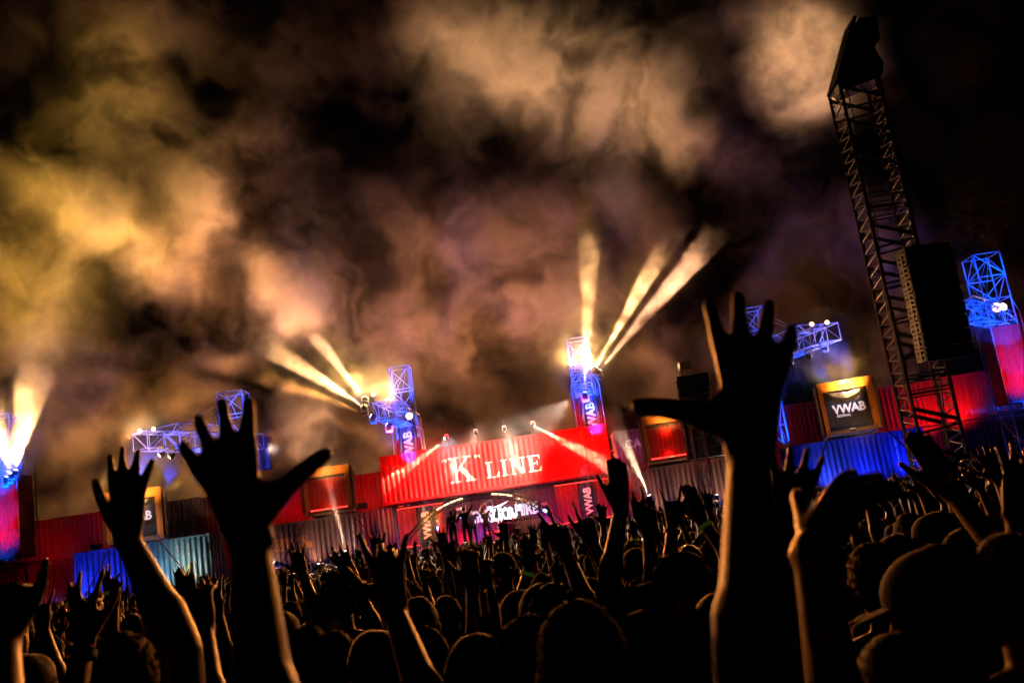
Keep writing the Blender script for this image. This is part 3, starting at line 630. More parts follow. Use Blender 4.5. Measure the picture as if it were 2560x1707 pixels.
# blue on the towers from spots added before the masts and below the arms
for tb, b, tp_, z0, pw in ((T1, b1, p1, 6, 90), (T2, b2, p2, 6, 110), (T3, b3, p3, 8, 80), (T4, b4, p4, 8, 80), (T5, b5, p5, 6, 110), (T6, b6, p6, 6, 110)):
    L_ = tb.location; z = z0
    while z < tp_.z+.3: spot('blue_light', (L_.x+.25, L_.y-3.0, z-1.2), (L_.x, L_.y, z), pw*18, 44, (0, .06, 1), .5, .12); z += 1.7
    for f_ in (.1, .38, .66, .95): q_ = L_+b*f_; spot('blue_light', (q_.x+.1, q_.y-2.0, b.z-2.4), (q_.x, q_.y, b.z), pw*24, 46, (0, .06, 1), .5, .12)
for tx, z in ((x1, 5.4), (x6, 5.6)): spot('red_light', (tx-.3, 50.6, z-.4), (tx, 53.2, z+1.6), 900, 70, (1, .02, .03), 1, .2); spot('blue_light', (tx-1.2, 51.5, z+1.2), (tx-.3, 53.2, z+2.8), 90, 50, (.5, .1, 1), 1, .2)
for tx in (x3, x4): point('red_light', (tx+.1, 53.9, 7.7), 25, (1, .02, .05), .2)
spot('blue_skirt_light', (20, 44, 1.7), (21, 47.4, .9), 500, 120, BLUE, 1, .3)
for x in (-22, -12, -8, 2, 5, 8, 17): spot('blue_skirt_light', (x, 45.6, 2.6), (x, 47.4, 1.2), 260, 120, BLUE, 1, .3)
# towards the crowd: the flood lamps' throw and added pale spots that brighten it
for a in [(x3, 48.4, 9.6, -1, 4, 1.5, 34000, 40, (1, .30, .05)), (x4, 48.4, 10.0, 2, 4, 1.5, 34000, 40, (1, .30, .05)), (b2.x+x2, 46.5, 9.3, -2, 3, 1.6, 30000, 34, (1, .30, .05)), (b5.x+x5, 46, 10, 2, 3, 1.6, 30000, 34, (1, .30, .05)),
          (-4.15, 51.9, 7.75, -2, 31, 1.0, 40000, 21, (.75, .8, 1)), (-12, 46.5, 8, -6, 32, 1.7, 210000, 29, (1, .74, .56)), (12, 46.5, 8.6, 8, 32, 1.7, 210000, 29, (.88, .82, 1)), (-18, 46.8, 3.4, -12, 30, 1.6, 1500, 90, (.6, .7, 1)), (10, 49, 3.4, 8, 34, 1.6, 1500, 90, (1, .75, .6))]:
    spot('crowd_light', a[:3], a[3:6], a[6], a[7], a[8], 1, .2)

# ---------------------------------------------------------------- delay mast with its loudspeaker array
def mast(x0, x1, Y, dep, z1, label, bays):
    t = empty('speaker_mast', ((x0+x1)/2, Y, 0), 0, label, 'lifting mast'); w_ = (x1-x0)/2
    q = MB()
    for sx in (-1, 1):
        for y in (0, dep): q.tube((sx*w_, y, 0), (sx*w_, y, z1), .052, 8)
    q.build('post', M['darktruss'], t)
    q = MB(); hh = z1/bays
    for k in range(bays):
        z = k*hh
        for sx in (-1, 1):          # narrow side faces: short zigzag
            for j in range(3):
                za = z+j*hh/3; q.tube((sx*w_, 0, za), (sx*w_, dep, za+hh/6), .022, 5); q.tube((sx*w_, dep, za+hh/6), (sx*w_, 0, za+hh/3), .022, 5)
        if k % 5 != 4:
            for y in (0, dep):
                q.tube((-w_, y, z+.1), (w_, y, z+.22), .03, 5); q.tube((-w_, y, z+hh*.72) , (w_, y, z+.3), .03, 5)
                q.tube((-w_, y, z+hh*.78) , (w_, y, z+.36), .03, 5)
        else:
            for y in (0, dep):
                for zz in (.1, .2, hh*.5, hh*.6): q.tube((-w_, y, z+zz), (w_, y, z+zz+.03), .022, 5)
    q.build('lattice', M['darktruss'], t)
    for sx in (-1, 1):
        for y in (0, dep): pass
    return t, w_
mt_, w_ = mast(10.05, 11.15, 26, .95, 13.1, 'tall dark lattice mast carrying the black loudspeaker array', 13)
hd = MB(); hd.prism([(-.56, 13.0), (-.42, 12.75), (.62, 13.0), (.72, 13.1), (.80, 13.4), (.72, 13.62), (.66, 13.9), (.86, 14.1), (.9, 14.7), (.80, 14.8), (.42, 14.84), (.28, 14.7)], .05, .8); hd.build('top_head', M['dark'], mt_)
hd = MB().prism([(-.66, 12.98), (-.58, 12.99), (.34, 14.86), (.26, 14.9)], 0, .9); hd.build('rain_cover', M['dark'], mt_)
q = MB()
for k in range(60):
    z = 13.1-k*.09; q.box((w_+.05, .3, z-.07), (w_+.1, .35, z)) if k % 2 else q.box((w_+.03, .31, z-.07), (w_+.12, .335, z))
q.build('hoist_chain', M['dark'], mt_)
q = MB()
for X0, dz in ((.3, 0), (.42, .4), (-.5, .9)):
    q.path([(X0+.05*math.sin(k*.9+dz)+.15*math.sin(k*.23+dz), .1+.05*math.cos(k*.7), 13-k*.55) for k in range(23)], .016, 5)
q.path([(1.2, -.6, 8.0), (1.0, -.3, 7.0), (.75, 0, 6.2), (.6, .1, 4.5), (.62, .1, .3)], .02, 5); q.build('cable', M['dark'], mt_)
q = MB().box((-1.2, -1, .02), (1.2, 2, .2)); q.build('base_plate', M['dark'], mt_)
def array(x, y, z, n, w_, label, tilt=.02, hh=.36, rot=0, cab='loudspeaker_array'):
    t = empty(cab, (x, y, z), rot, label, 'loudspeaker')
    MB().box((-w_/2, .0, .02), (w_/2, .7, .12)).build('flying_bar', M['dark'], t)
    yy, a, zz = 0, 0, 0
    for k in range(n):
        a = tilt*k; Mx = Matrix.Translation((0, yy, zz)) @ Matrix.Rotation(a, 4, 'X')
        c = MB().box((-w_/2, 0, -hh+.014), (w_/2, .55, -.014), Mx).build('speaker_cabinet', M['black'], t)
        gq = MB();
        for j in range(5): gq.box((-w_/2+.04, .55, -hh+.05+j*.055), (w_/2-.04, .565, -hh+.08+j*.055), Mx)
        gq.build('front_grille', M['dark'], c)
        for sx in (-1, 1):
            pl = MB(); X = sx*(w_/2+.03)
            pl.box((X-.012, .02, -hh+.03), (X+.012, .06, -.03), Mx); pl.box((X-.012, .46, -hh+.03), (X+.012, .5, -.03), Mx)
            for zc in (-hh+.03, -hh/2-.02, -.07): pl.box((X-.014, .06, zc), (X+.014, .46, zc+.045), Mx)
            pl.box((X-.02, .2, -hh+.0), (X+.02, .28, -.0), Mx)
            pl.build('rigging_plate', M['darktruss'], c)
        v = Mx @ Vector((0, 0, -hh)); yy, zz = v.y, v.z
    return t
array(10.95, 25.0, 7.7, 8, 1.22, 'black loudspeaker array hung on the tall lattice mast', .012, .36, rot=R(5))
# second array and cabinets near the stage, seen between the raised hand's fingers and the grille box
array(7.0*41/40, 41, 7.45, 5, 1.3, 'small dark loudspeaker array near the stage behind the raised hand', .02, .36)
q = empty('array_tower', (7.1, 41.9, 0), 0, 'dark truss tower carrying the array near the stage', 'truss tower'); m2 = MB(); truss(m2, (0, 0, 0), (0, 0, 8.0), .5, .5, 8, .03, .016, up=(0, 1, 0)); m2.build('mast', M['darktruss'], q)
MB().box((-.25, -.3, 7.95), (.25, .3, 8.25)).build('hoist_motor', M['chrome'], q)
pa = array(7.05*44/40, 44, 6.9, 6, 1.6, 'big dark loudspeaker stack hiding the edge of the right grille box', 0, .44)

# ---------------------------------------------------------------- people
def capsule(vs, fs, a, b, ra, rb, n=10, flat=1, ax=None):
    "closed tapered capsule, optionally flattened along ax"
    a, b = Vector(a), Vector(b); d = b-a; L = d.length
    d = d/L if L > 1e-6 else Vector((0, 0, 1))
    if ax is None: u = d.orthogonal().normalized()
    else: u = (Vector(ax)-d*Vector(ax).dot(d)).normalized()
    w = d.cross(u); base = len(vs); rings = []
    prof = [(a, -ra*math.sin(t), ra*math.cos(t)) for t in (R(60), R(30), 0)]+[(b, rb*math.sin(t), rb*math.cos(t)) for t in (0, R(30), R(60))]
    vs.append(a-d*ra*(flat if 0 else 1))
    for c, h, r in prof:
        rings.append(len(vs))
        for k in range(n):
            t = 2*math.pi*k/n; vs.append(c+d*h+u*(math.cos(t)*r*flat)+w*(math.sin(t)*r))
    vs.append(b+d*rb); e = len(vs)-1
    for k in range(n): fs.append((base, rings[0]+(k+1) % n, rings[0]+k)); fs.append((e, rings[-1]+k, rings[-1]+(k+1) % n))
    for r0, r1 in zip(rings, rings[1:]):
        for k in range(n): fs.append((r0+k, r0+(k+1) % n, r1+(k+1) % n, r1+k))
def ellips(vs, fs, c, r, n=14, m_=9, rot=None):
    base = len(vs); c = Vector(c)
    def P(v):
        v = Vector(v)
        if rot: v = rot @ v
        return c+v
    vs.append(P((0, 0, -r[2])))
    for j in range(1, m_):
        t = math.pi*j/m_-math.pi/2
        for k in range(n): s = 2*math.pi*k/n; vs.append(P((r[0]*math.cos(t)*math.cos(s), r[1]*math.cos(t)*math.sin(s), r[2]*math.sin(t))))
    vs.append(P((0, 0, r[2]))); e = len(vs)-1
    for k in range(n): fs.append((base, base+1+(k+1) % n, base+1+k)); fs.append((e, e-n+k, e-n+(k+1) % n))
    for j in range(m_-2):
        for k in range(n): a = base+1+j*n; fs.append((a+k, a+(k+1) % n, a+n+(k+1) % n, a+n+k))
def fuse(name, vs, fs, voxel, m, parent=None, smooth_it=2, dec=None):
    "melt overlapping closed shapes into one continuous skin"
    me = bpy.data.meshes.new(name); me.from_pydata([tuple(v) for v in vs], [], fs); me.update()
    o = bpy.data.objects.new(name, me); C.objects.link(o)
    r = o.modifiers.new('r', 'REMESH'); r.mode = 'VOXEL'; r.voxel_size = voxel; r.use_smooth_shade = True
    s = o.modifiers.new('s', 'SMOOTH'); s.factor = .5; s.iterations = smooth_it
    if dec: d = o.modifiers.new('d', 'DECIMATE'); d.ratio = dec
    me2 = bpy.data.meshes.new_from_object(o.evaluated_get(bpy.context.evaluated_depsgraph_get()))
    bpy.data.objects.remove(o); bpy.data.meshes.remove(me); me2.name = name
    me2.materials.clear(); me2.materials.append(m)
    me2.polygons.foreach_set('use_smooth', [True]*len(me2.polygons))
    return link(name, me2, parent)
# finger: length, side offset of knuckle, splay in degrees
FING = [(.090, .026, 11), (.099, .009, 3), (.092, -.009, -5), (.073, -.026, -15)]
def hand(vs, fs, wr, d, n_, side, curl=(8, 8, 8, 8), splay=1.0, thumb=(45, 15), k=1.0, rf=1.0):
    "wr wrist, d towards the fingers, n_ out of the palm, side +1: thumb on the d x n side"
    d = Vector(d).normalized(); n_ = (Vector(n_)-d*Vector(n_).dot(d)).normalized(); s = d.cross(n_)*side
    wr = Vector(wr)
    for off, r in ((.022, .0165), (.007, .018), (-.009, .0175), (-.024, .015)):
        capsule(vs, fs, wr+s*off*.55*k-d*.01, wr+(d*.079+s*off)*k, .0165*k, r*.88*k, 8, .85, n_)
    capsule(vs, fs, wr+(s*.018+d*.02+n_*.008)*k, wr+(s*.03+d*.05+n_*.01)*k, .017*k, .016*k, 8)
    capsule(vs, fs, wr+(d*.03-s*.018+n_*.006)*k, wr+(d*.06-s*.022+n_*.006)*k, .015*k, .013*k, 8)
    for (L, off, ang), cu_ in zip(FING, curl):
        a = R(ang*splay); p = wr+(d*.078+s*off)*k; dr = d*math.cos(a)+s*math.sin(a); L *= k; c = R(cu_)
        r = .0095*k*rf
        for f, rr in ((.46, 1), (.30, .92), (.24, .82)):
            ax = dr.cross(n_).normalized(); dr2 = (Matrix.Rotation(-c, 3, ax) @ dr)
            # bend towards the palm normal
            if dr2.dot(n_) < dr.dot(n_): dr2 = (Matrix.Rotation(c, 3, ax) @ dr)
            q = p+dr2*L*f; capsule(vs, fs, p, q, r*rr, r*rr*.9, 8); p, dr = q, dr2
            n_2 = n_
    ta, tc = R(thumb[0]), R(thumb[1]); p = wr+(s*.024+d*.026+n_*.006)*k; dr = d*math.cos(ta)+s*math.sin(ta)+n_*.18; dr.normalize()
    for L, r0, r1 in ((.042, .0155, .012), (.034, .0118, .0105), (.027, .0108, .0092)):
        q = p+dr*L*k; capsule(vs, fs, p, q, r0*k*rf, r1*k*rf, 8); p = q
        dr = (dr+d*math.sin(tc)*.9).normalized()
GEST = dict(open=dict(curl=(6, 4, 6, 8), splay=1.25, thumb=(52, 5)), relaxed=dict(curl=(22, 26, 28, 30), splay=.9, thumb=(45, 15)), victory=dict(curl=(4, 4, 88, 88), splay=2.0, thumb=(30, 60)),
            fist=dict(curl=(85, 88, 88, 88), splay=.3, thumb=(35, 55)), point=dict(curl=(5, 85, 88, 88), splay=.5, thumb=(35, 50)), horns=dict(curl=(5, 88, 88, 5), splay=1.2, thumb=(35, 50)), flat=dict(curl=(3, 2, 3, 4), splay=.25, thumb=(28, 10)), cup=dict(curl=(16, 20, 20, 18), splay=1.1, thumb=(60, 10)))
def arm(vs, fs, sh, el, wr, n=10):
    capsule(vs, fs, sh, sh.lerp(el, .5), .052, .047, n); capsule(vs, fs, sh.lerp(el, .4), el, .047, .038, n)
    capsule(vs, fs, el, el.lerp(wr, .32), .039, .043, n); capsule(vs, fs, el.lerp(wr, .3), wr, .043, .027, n, .86, (1, 0, 0))
NEARSEED = []
def make_person(at_, arms, head_yaw=0, head_tilt=(0, 0), hair='short', skin=0, shirt=0, hairm=0, voxel=.01, dec=None, height=1.0, sleeve=.5, hat=False, name='person', hx=0, strands=0, yaw=0, band=None, watch=None):
    """arms: list of (side, elbow, wrist, handdir, palm normal, gesture) in LOCAL coordinates, side -1 left / +1 right.
    Standing at at_, facing +y. Body is one skin; hair, shirt, trousers, shoes are children."""
    t = empty(name, at_, yaw, None, None); h = height; NEARSEED.append(1)
    vs, fs = [], []; tv, tf = [], []
    sx = .185
    armspec = {a[0]: a for a in arms}
    sh_w = {}
    up_ = {s: (armspec[s][1].z > 1.42*h if s in armspec else False) for s in (-1, 1)}
    for s in (-1, 1): sh_w[s] = Vector((s*(sx-(.02 if up_[s] else 0)), 0, (1.43+(.035 if up_[s] else 0))*h))
    # legs, pelvis, trunk
    for s in (-1, 1):
        hip, kn, an = Vector((s*.095, 0, .90*h)), Vector((s*.12, .03, .49*h)), Vector((s*.13, -.01, .085))
        capsule(vs, fs, hip, kn, .082, .055); capsule(vs, fs, kn, kn.lerp(an, .35), .054, .056); capsule(vs, fs, kn.lerp(an, .3), an, .056, .036)
        capsule(vs, fs, an+Vector((0, -.03, -.035)), an+Vector((s*.02, .15, -.045)), .038, .034)
    capsule(vs, fs, (-.075, 0, .97*h), (.075, 0, .97*h), .105, .105, 12); capsule(vs, fs, (0, .005, 1.0*h), (0, .01, 1.18*h), .125, .125, 14, .8, (0, 1, 0))
    capsule(vs, fs, (0, .01, 1.16*h), (0, .0, 1.34*h), .135, .15, 14, .72, (0, 1, 0))
    capsule(vs, fs, (-.1, 0, 1.35*h), (.1, 0, 1.35*h), .105, .105, 12)
    for s in (-1, 1): capsule(vs, fs, (s*.03, -.005, 1.48*h), sh_w[s], .05, .054)
    N0, HC = Vector((0, -.012, 1.46*h)), Vector((hx, .012, 1.66*h))
    capsule(vs, fs, N0, HC-Vector((0, .01, .08)), .058, .054)
    rot = (Matrix.Rotation(head_yaw, 3, 'Z') @ Matrix.Rotation(head_tilt[0], 3, 'X') @ Matrix.Rotation(head_tilt[1], 3, 'Y'))
    def H(x, y, z): return HC+rot @ Vector((x, y, z))
    ellips(vs, fs, H(0, -.008, .015), (.075, .096, .096), rot=rot); ellips(vs, fs, H(0, .035, -.045), (.056, .058, .068), rot=rot)
    ellips(vs, fs, H(0, .062, -.088), (.027, .026, .022), 10, 6, rot); ellips(vs, fs, H(0, .05, .012), (.064, .045, .05), rot=rot)
    capsule(vs, fs, H(0, .088, .0), H(0, .108, -.034), .009, .013, 8); ellips(vs, fs, H(0, .086, -.063), (.022, .013, .010), 8, 6, rot)
    for s in (-1, 1):
        ellips(vs, fs, H(s*.078, -.004, -.015), (.017, .021, .033), 8, 6, rot); ellips(vs, fs, H(s*.03, .078, .012), (.02, .014, .008), 8, 6, rot)
    for s in (-1, 1):
        if s in armspec:
            _, el, wr, hd_, pn, ge = armspec[s]
            L = (el-sh_w[s]).length
            arm(vs, fs, sh_w[s], el, wr); g_ = dict(GEST[ge]) if isinstance(ge, str) else ge
            hand(vs, fs, wr, hd_, pn, g_.get('side', 1), g_['curl'], g_['splay'], g_['thumb'], rf=1.28 if voxel < .005 else 1.15 if voxel < .0065 else 1.05 if voxel < .012 else 1.25)
        else:
            el = Vector((s*.25, -.01, 1.14*h)); wr = Vector((s*.27, .07, .9*h)); arm(vs, fs, sh_w[s], el, wr)
            hand(vs, fs, wr, (0, .15, -1), (-s, 0, 0), s*1, (25, 28, 30, 30), .6, (30, 20), rf=1.0 if voxel < .012 else 1.25)
            armspec[s] = (s, el, wr, None, None, None)
    b = fuse('body', vs, fs, voxel, SKIN[skin], t, 7 if voxel < .0065 else 3 if voxel < .012 else 1, dec)
    # shirt
    v, f = [], []
    capsule(v, f, (0, .005, .93*h), (0, .01, 1.18*h), .155, .145, 14, .82, (0, 1, 0)); capsule(v, f, (0, .01, 1.16*h), (0, .0, 1.35*h), .148, .163, 14, .74, (0, 1, 0))
    capsule(v, f, (-.1, 0, 1.36*h), (.1, 0, 1.36*h), .116, .116, 12)
    for s in (-1, 1):
        capsule(v, f, (s*.06, -.005, 1.445*h), sh_w[s], .06, .064)
        e_ = sh_w[s].lerp(armspec[s][1], sleeve) if sleeve <= 1 else armspec[s][1]
        capsule(v, f, sh_w[s], e_, .064, .06)
        if sleeve > 1: capsule(v, f, armspec[s][1], armspec[s][1].lerp(armspec[s][2], .85), .052, .04)
    fuse('shirt', v, f, max(voxel*1.2, .012), CLOTH[shirt], t, 2, dec)
    v, f = [], []
    for s in (-1, 1):
        capsule(v, f, (s*.092, 0, .92*h), (s*.12, .03, .49*h), .1, .072); capsule(v, f, (s*.12, .03, .49*h), (s*.13, -.005, .13), .07, .06)
    capsule(v, f, (-.075, 0, .96*h), (.075, 0, .96*h), .117, .117, 12)
    fuse('trousers', v, f, .02, DENIM, t, 1, dec)
    for s in (-1, 1):
        v, f = [], []; capsule(v, f, (s*.13, -.045, .05), (s*.15, .15, .045), .05, .046, 10); fuse('shoe', v, f, .014, CLOTH[0], t, 1, dec)
    # hair or headgear
    if hair != 'bald':
        v, f = [], []
        if hair in ('short', 'curly', 'bun', 'fade'):
            g = .007 if hair == 'short' else (.006 if hair == 'fade' else .02)
            ellips(v, f, H(0, -.022, .028), (.076+g, .094+g, .092+g), 24, 16, rot)
            ellips(v, f, H(0, -.05, -.025), (.062+g*.6, .052+g, .062), 18, 12, rot)
            if hair == 'bun': ellips(v, f, H(0, -.1, .09), (.038, .038, .036), 14, 10, rot)
        else:
            ellips(v, f, H(0, -.02, .026), (.09, .108, .104), 24, 16, rot); capsule(v, f, H(0, -.05, -.02), HC+Vector((0, -.09, -.3)), .08, .075, 14, .6, (0, 1, 0))
        ho = fuse('hair', v, f, max(voxel*.8, .008), HAIR[hairm], t, 1, dec)
        if voxel < .012 or hair == 'curly':
            amp = .010 if hair == 'curly' else .0025
            for q in ho.data.vertices:
                q.co += q.normal*((.004 if voxel < .007 else .009)*noise.noise(q.co*16+Vector((len(NEARSEED), 0, 0)))+.003)
                q.co += q.normal*amp*noise.noise(q.co*(75 if hair == 'curly' else 130))
        strands = strands or (4000 if voxel < .0085 else 0)
        if strands and hair != 'bald':
            rnd = random.Random(len(bpy.data.objects)); sv, sf = [], []
            me = ho.data; nv = len(me.vertices)
            for _ in range(strands):
                q = me.vertices[rnd.randrange(nv)]
                up = q.normal+Vector((rnd.uniform(-.7, .7), rnd.uniform(-.7, .7), rnd.uniform(-.6, .5)))*(1 if hair != 'curly' else 1.3)
                L = rnd.uniform(.008, .024)*(1.5 if hair == 'curly' else (.5 if hair == 'fade' else 1)); a = q.co; c = a+up.normalized()*L; w3 = q.normal.orthogonal().normalized()*(.0007 if strands > 2000 else .0014); k = len(sv)
                sv += [a-w3, a+w3, c]; sf.append((k, k+1, k+2))
            me3 = bpy.data.meshes.new('hair_strands'); me3.from_pydata([tuple(x) for x in sv], [], sf); me3.materials.append(HAIR[hairm]); so = link('strands', me3, ho)
    if hat:
        v, f = [], []; ellips(v, f, H(0, -.008, .045), (.089, .108, .082), 24, 16, rot)
        ca = fuse('cap', v, f, max(voxel*.8, .008), CAPM, t, 1, dec)
        v, f = [], []
        for q in (-.045, 0, .045): capsule(v, f, H(q, .055, .035), H(q*.9, .165-abs(q)*.5, .02), .022, .02, 10, .3, rot @ Vector((0, 0, 1)))
        fuse('brim', v, f, .006, CAPM, ca, 1, dec)
    for nm, s, mm in (('wristband', band, BAND), ('wristwatch', watch, M['black'])):
        if s:
            el, wr = armspec[s][1], armspec[s][2]; d = (wr-el).normalized(); a = wr-d*.035; u = d.orthogonal().normalized(); w2 = d.cross(u); v, f = [], []
            for k in range(20):
                th = 2*math.pi*k/20; rr = u*math.cos(th)+w2*math.sin(th)
                v += [a+rr*.0325-d*.009, a+rr*.0325+d*.009, a+rr*.0355-d*.009, a+rr*.0355+d*.009]
                j = 4*k; l = 4*((k+1) % 20); f += [(j+2, j+3, l+3, l+2), (j, l, l+1, j+1), (j, j+2, l+2, l), (j+1, l+1, l+3, j+3)]
            me = bpy.data.meshes.new(nm); me.from_pydata([tuple(x) for x in v], [], f); me.materials.append(mm); link(nm, me, t)
    return t
def reach(px, py, Y, ex, ey, eY, gesture, tip=None, palm=(0, 1, 0), side='R', L=.27):
    "a raised arm from what the photo shows: wrist and a second point towards the elbow"
    wr = W(px, py, Y); e2 = W(ex, ey, eY); el = wr+(e2-wr).normalized()*L
    hd_ = (W(*tip)-wr).normalized() if tip else (wr-el).normalized()
    return dict(wr=wr, el=el, hd=hd_, n=Vector(palm), side=side, g=gesture)
def person_reaching(rs, label, height=None, head_dx=None, **kw):
    "stand a person so that the shoulders are under the given raised arms"
    r0 = rs[0]; sgn = 1 if r0['side'] == 'R' else -1
    inward = Vector((-sgn*.05, .0, -1)).normalized()
    sh = r0['el']+inward*.27
    hgt = max(.94, min(1.1, sh.z/1.465)) if height is None else height
    at_ = Vector((sh.x-sgn*.17, sh.y, 0))
    if len(rs) == 2:
        at_ = Vector(((rs[0]['el'].x+rs[1]['el'].x)/2, (rs[0]['el'].y+rs[1]['el'].y)/2, 0))
    arms = []
    for r in rs:
        s = 1 if r['side'] == 'R' else -1; g = dict(GEST[r['g']])
        # thumb lies on the d x n side for a right hand whose palm faces the stage: pick sign so that it points inward
        d = r['hd']; n_ = r['n']; sd = d.cross(n_); want = Vector((-s, 0, 0)) if not r.get('flip') else Vector((s, 0, 0))
        g['side'] = 1 if sd.dot(want) > 0 else -1
        g.update(r.get('over', {}))
        arms.append((s, r['el']-at_, r['wr']-at_, d, n_, g))
    t = make_person(at_, arms, height=hgt, **kw); tag(t, label, 'person', 'raised arms and heads of the nearest concertgoers'); return t
def person_head(px, py, Y, label, arms=(), **kw):
    "a person whose crown shows at the given spot"
    p = W(px, py, Y); h = min(1.14, max(.9, (p.z-.005)/1.775)); t = make_person(Vector((p.x, p.y-.01, 0)), list(arms), height=h, **kw)
    tag(t, label, 'person', 'raised arms and heads of the nearest concertgoers'); return t

# ---------------------------------------------------------------- the near people the photo shows one by one
NEAR = []
def add(t): NEAR.append(t.location.xy.copy()); return t
def PR(*a, **k): return add(person_reaching(*a, **k))
def PH(*a, **k): return add(person_head(*a, **k))
O = lambda cu_, sp, th: dict(over=dict(curl=cu_, splay=sp, thumb=th))
r = reach(574, 1235, 1.24, 605, 1568, 1.2, 'open', (500, 1010, 1.24), side='L'); r.update(O((4, 4, 6, 10), 1.35, (62, -6)))
PR([r], 'person in front raising a wide open left hand, thumb out, before the tower arm', height=.95, voxel=.0048, shirt=0, hair='short')
r = reach(1722, 1030, 1.12, 1728, 1568, 1.06, 'open', (1728, 770, 1.12), side='R'); r.update(O((3, 3, 4, 10), 1.35, (74, -8)))
PR([r], 'person in front raising the largest, darkest open right hand beside the lattice mast', height=.93, voxel=.0048, shirt=0, hair='short', skin=1)
r = reach(292, 1235, 1.95, 420, 1500, 1.85, 'open', (292, 1060, 1.95), side='R'); r.update(O((8, 4, 4, 6), 1.0, (36, 25)))
PR([r], 'person raising a relaxed right hand over the teal container', height=.94, voxel=.0055, shirt=2, skin=1)
r = reach(1862, 1262, 1.3, 1905, 1500, 1.3, 'cup', (1945, 1140, 1.32), side='R', palm=(.7, .5, -.2)); r.update(O((14, 16, 18, 18), 1.5, (50, 0)))
PR([r], 'person with wrist bent and right hand cupped in the air beside the largest hand', height=.95, voxel=.0055, shirt=0)
r = reach(1800, 1235, 1.9, 1830, 1500, 1.9, 'open', (1825, 1110, 1.9), side='L'); r.update(O((5, 5, 5, 8), 1.1, (50, 5)))
PR([r], 'person whose dark upright fingers show between the two big raised hands', height=.94, voxel=.006, shirt=1)
r = reach(905, 1400, 2.1, 965, 1568, 2.0, 'open', (888, 1300, 2.1), side='R'); r.update(O((4, 30, 40, 8), 1.3, (50, 20)))
PR([r], 'person lifting a blurred crooked hand left of the bottom centre', height=.94, voxel=.006, shirt=0, watch=None)
r = reach(2185, 1130, 2.6, 2330, 1300, 2.5, 'flat', (2130, 1040, 2.6), side='R')
PR([r], 'person stretching a long slanting arm from the right edge', height=.94, voxel=.007, shirt=0)
r = reach(195, 1470, 2.5, 175, 1568, 2.45, 'relaxed', (190, 1370, 2.5), side='L'); r.update(O((10, 60, 10, 12), 1, (40, 20)))
PR([r], 'person at lower left raising a hand with a dark wristwatch', height=.94, voxel=.007, shirt=3, watch=-1)
r = reach(12, 1470, 1.7, 10, 1568, 1.65, 'fist', (8, 1380, 1.7), side='L')
PR([r], 'person at the left edge raising a closed dark fist', height=.94, voxel=.007, shirt=0)
r = reach(470, 1440, 2.7, 480, 1568, 2.6, 'flat', (452, 1340, 2.7), side='R'); r.update(O((4, 8, 50, 50), .8, (40, 30)))
PR([r], 'person whose dark pointed hand rises left of the widest open hand', height=.94, voxel=.007, shirt=1)
r = reach(1300, 1268, 3.6, 1352, 1400, 3.5, 'victory', (1278, 1190, 3.6), side='R')
PR([r], 'person making a two finger sign right of the stage mouth', voxel=.007, shirt=0, watch=1)
r = reach(1358, 1240, 4.2, 1398, 1320, 4.2, 'point', (1345, 1190, 4.2), side='R', L=.26)
PR([r], 'person pointing one curved finger up under the VWAB banner', voxel=.008, shirt=2)
r = reach(1425, 1170, 3.4, 1405, 1300, 3.4, 'flat', (1418, 1070, 3.4), side='R'); PR([r], 'person with a long blurred bent forearm before the orange lettering', voxel=.008, shirt=2)
r = reach(1488, 1220, 4.0, 1498, 1310, 4.0, 'victory', (1485, 1150, 4.0), side='R'); PR([r], 'person raising two straight fingers under the floor lamp beam', voxel=.008, shirt=0, skin=1)
r = reach(1545, 1200, 4.4, 1538, 1300, 4.4, 'horns', (1542, 1140, 4.4), side='L'); PR([r], 'person with pale forearm and dark bracelet left of the largest hand', voxel=.008, shirt=3, watch=-1)
r = reach(1612, 1195, 4.6, 1690, 1300, 4.5, 'flat', (1593, 1150, 4.6), side='R'); PR([r], 'person leaning an arm with a yellow wristband against the largest arm', voxel=.008, shirt=0, band=1)
r = reach(695, 1318, 5.2, 722, 1390, 5.1, 'open', (680, 1265, 5.2), side='R'); PR([r], 'person with pale open hand and dark watch below the left floor lamp', voxel=.009, shirt=2, watch=1)
r1 = reach(728, 1330, 4.6, 700, 1470, 4.5, 'relaxed', (742, 1268, 4.6), side='R'); r2 = reach(712, 1345, 4.6, 690, 1470, 4.5, 'relaxed', (722, 1290, 4.6), side='L')
r = reach(98, 1440, 4.2, 122, 1520, 4.2, 'horns', (95, 1370, 4.2), side='R'); PR([r], 'person at lower left raising a hand with thumb and fingers apart', voxel=.008, shirt=1)
r = reach(500, 1400, 4.8, 515, 1480, 4.8, 'open', (488, 1345, 4.8), side='R'); PR([r], 'person with a dark spread hand beside the widest forearm', voxel=.008, shirt=0)
r = reach(868, 1290, 5.6, 876, 1350, 5.6, 'open', (866, 1228, 5.6), side='L'); PR([r], 'person with a black four finger silhouette before the brown container', voxel=.008, shirt=0)
r = reach(812, 1330, 4.4, 850, 1420, 4.4, 'open', (786, 1285, 4.4), side='R'); PR([r], 'person reaching a spread hand left of the stage crowd', voxel=.008, shirt=2)
r = reach(1040, 1290, 6.5, 1055, 1340, 6.5, 'open', (1030, 1235, 6.5), side='L'); PR([r], 'person with wide fingers before the stage riser', voxel=.009, shirt=1)
r = reach(1100, 1290, 6.2, 1098, 1340, 6.2, 'horns', (1096, 1225, 6.2), side='R'); PR([r], 'person with pale blue lit forearm below the performers', voxel=.009, shirt=5)
r = reach(1215, 1300, 5.0, 1200, 1360, 5.0, 'open', (1212, 1240, 5.0), side='L'); PR([r], 'person with a bracelet and open hand below the stage riser', voxel=.009, shirt=1, band=-1)
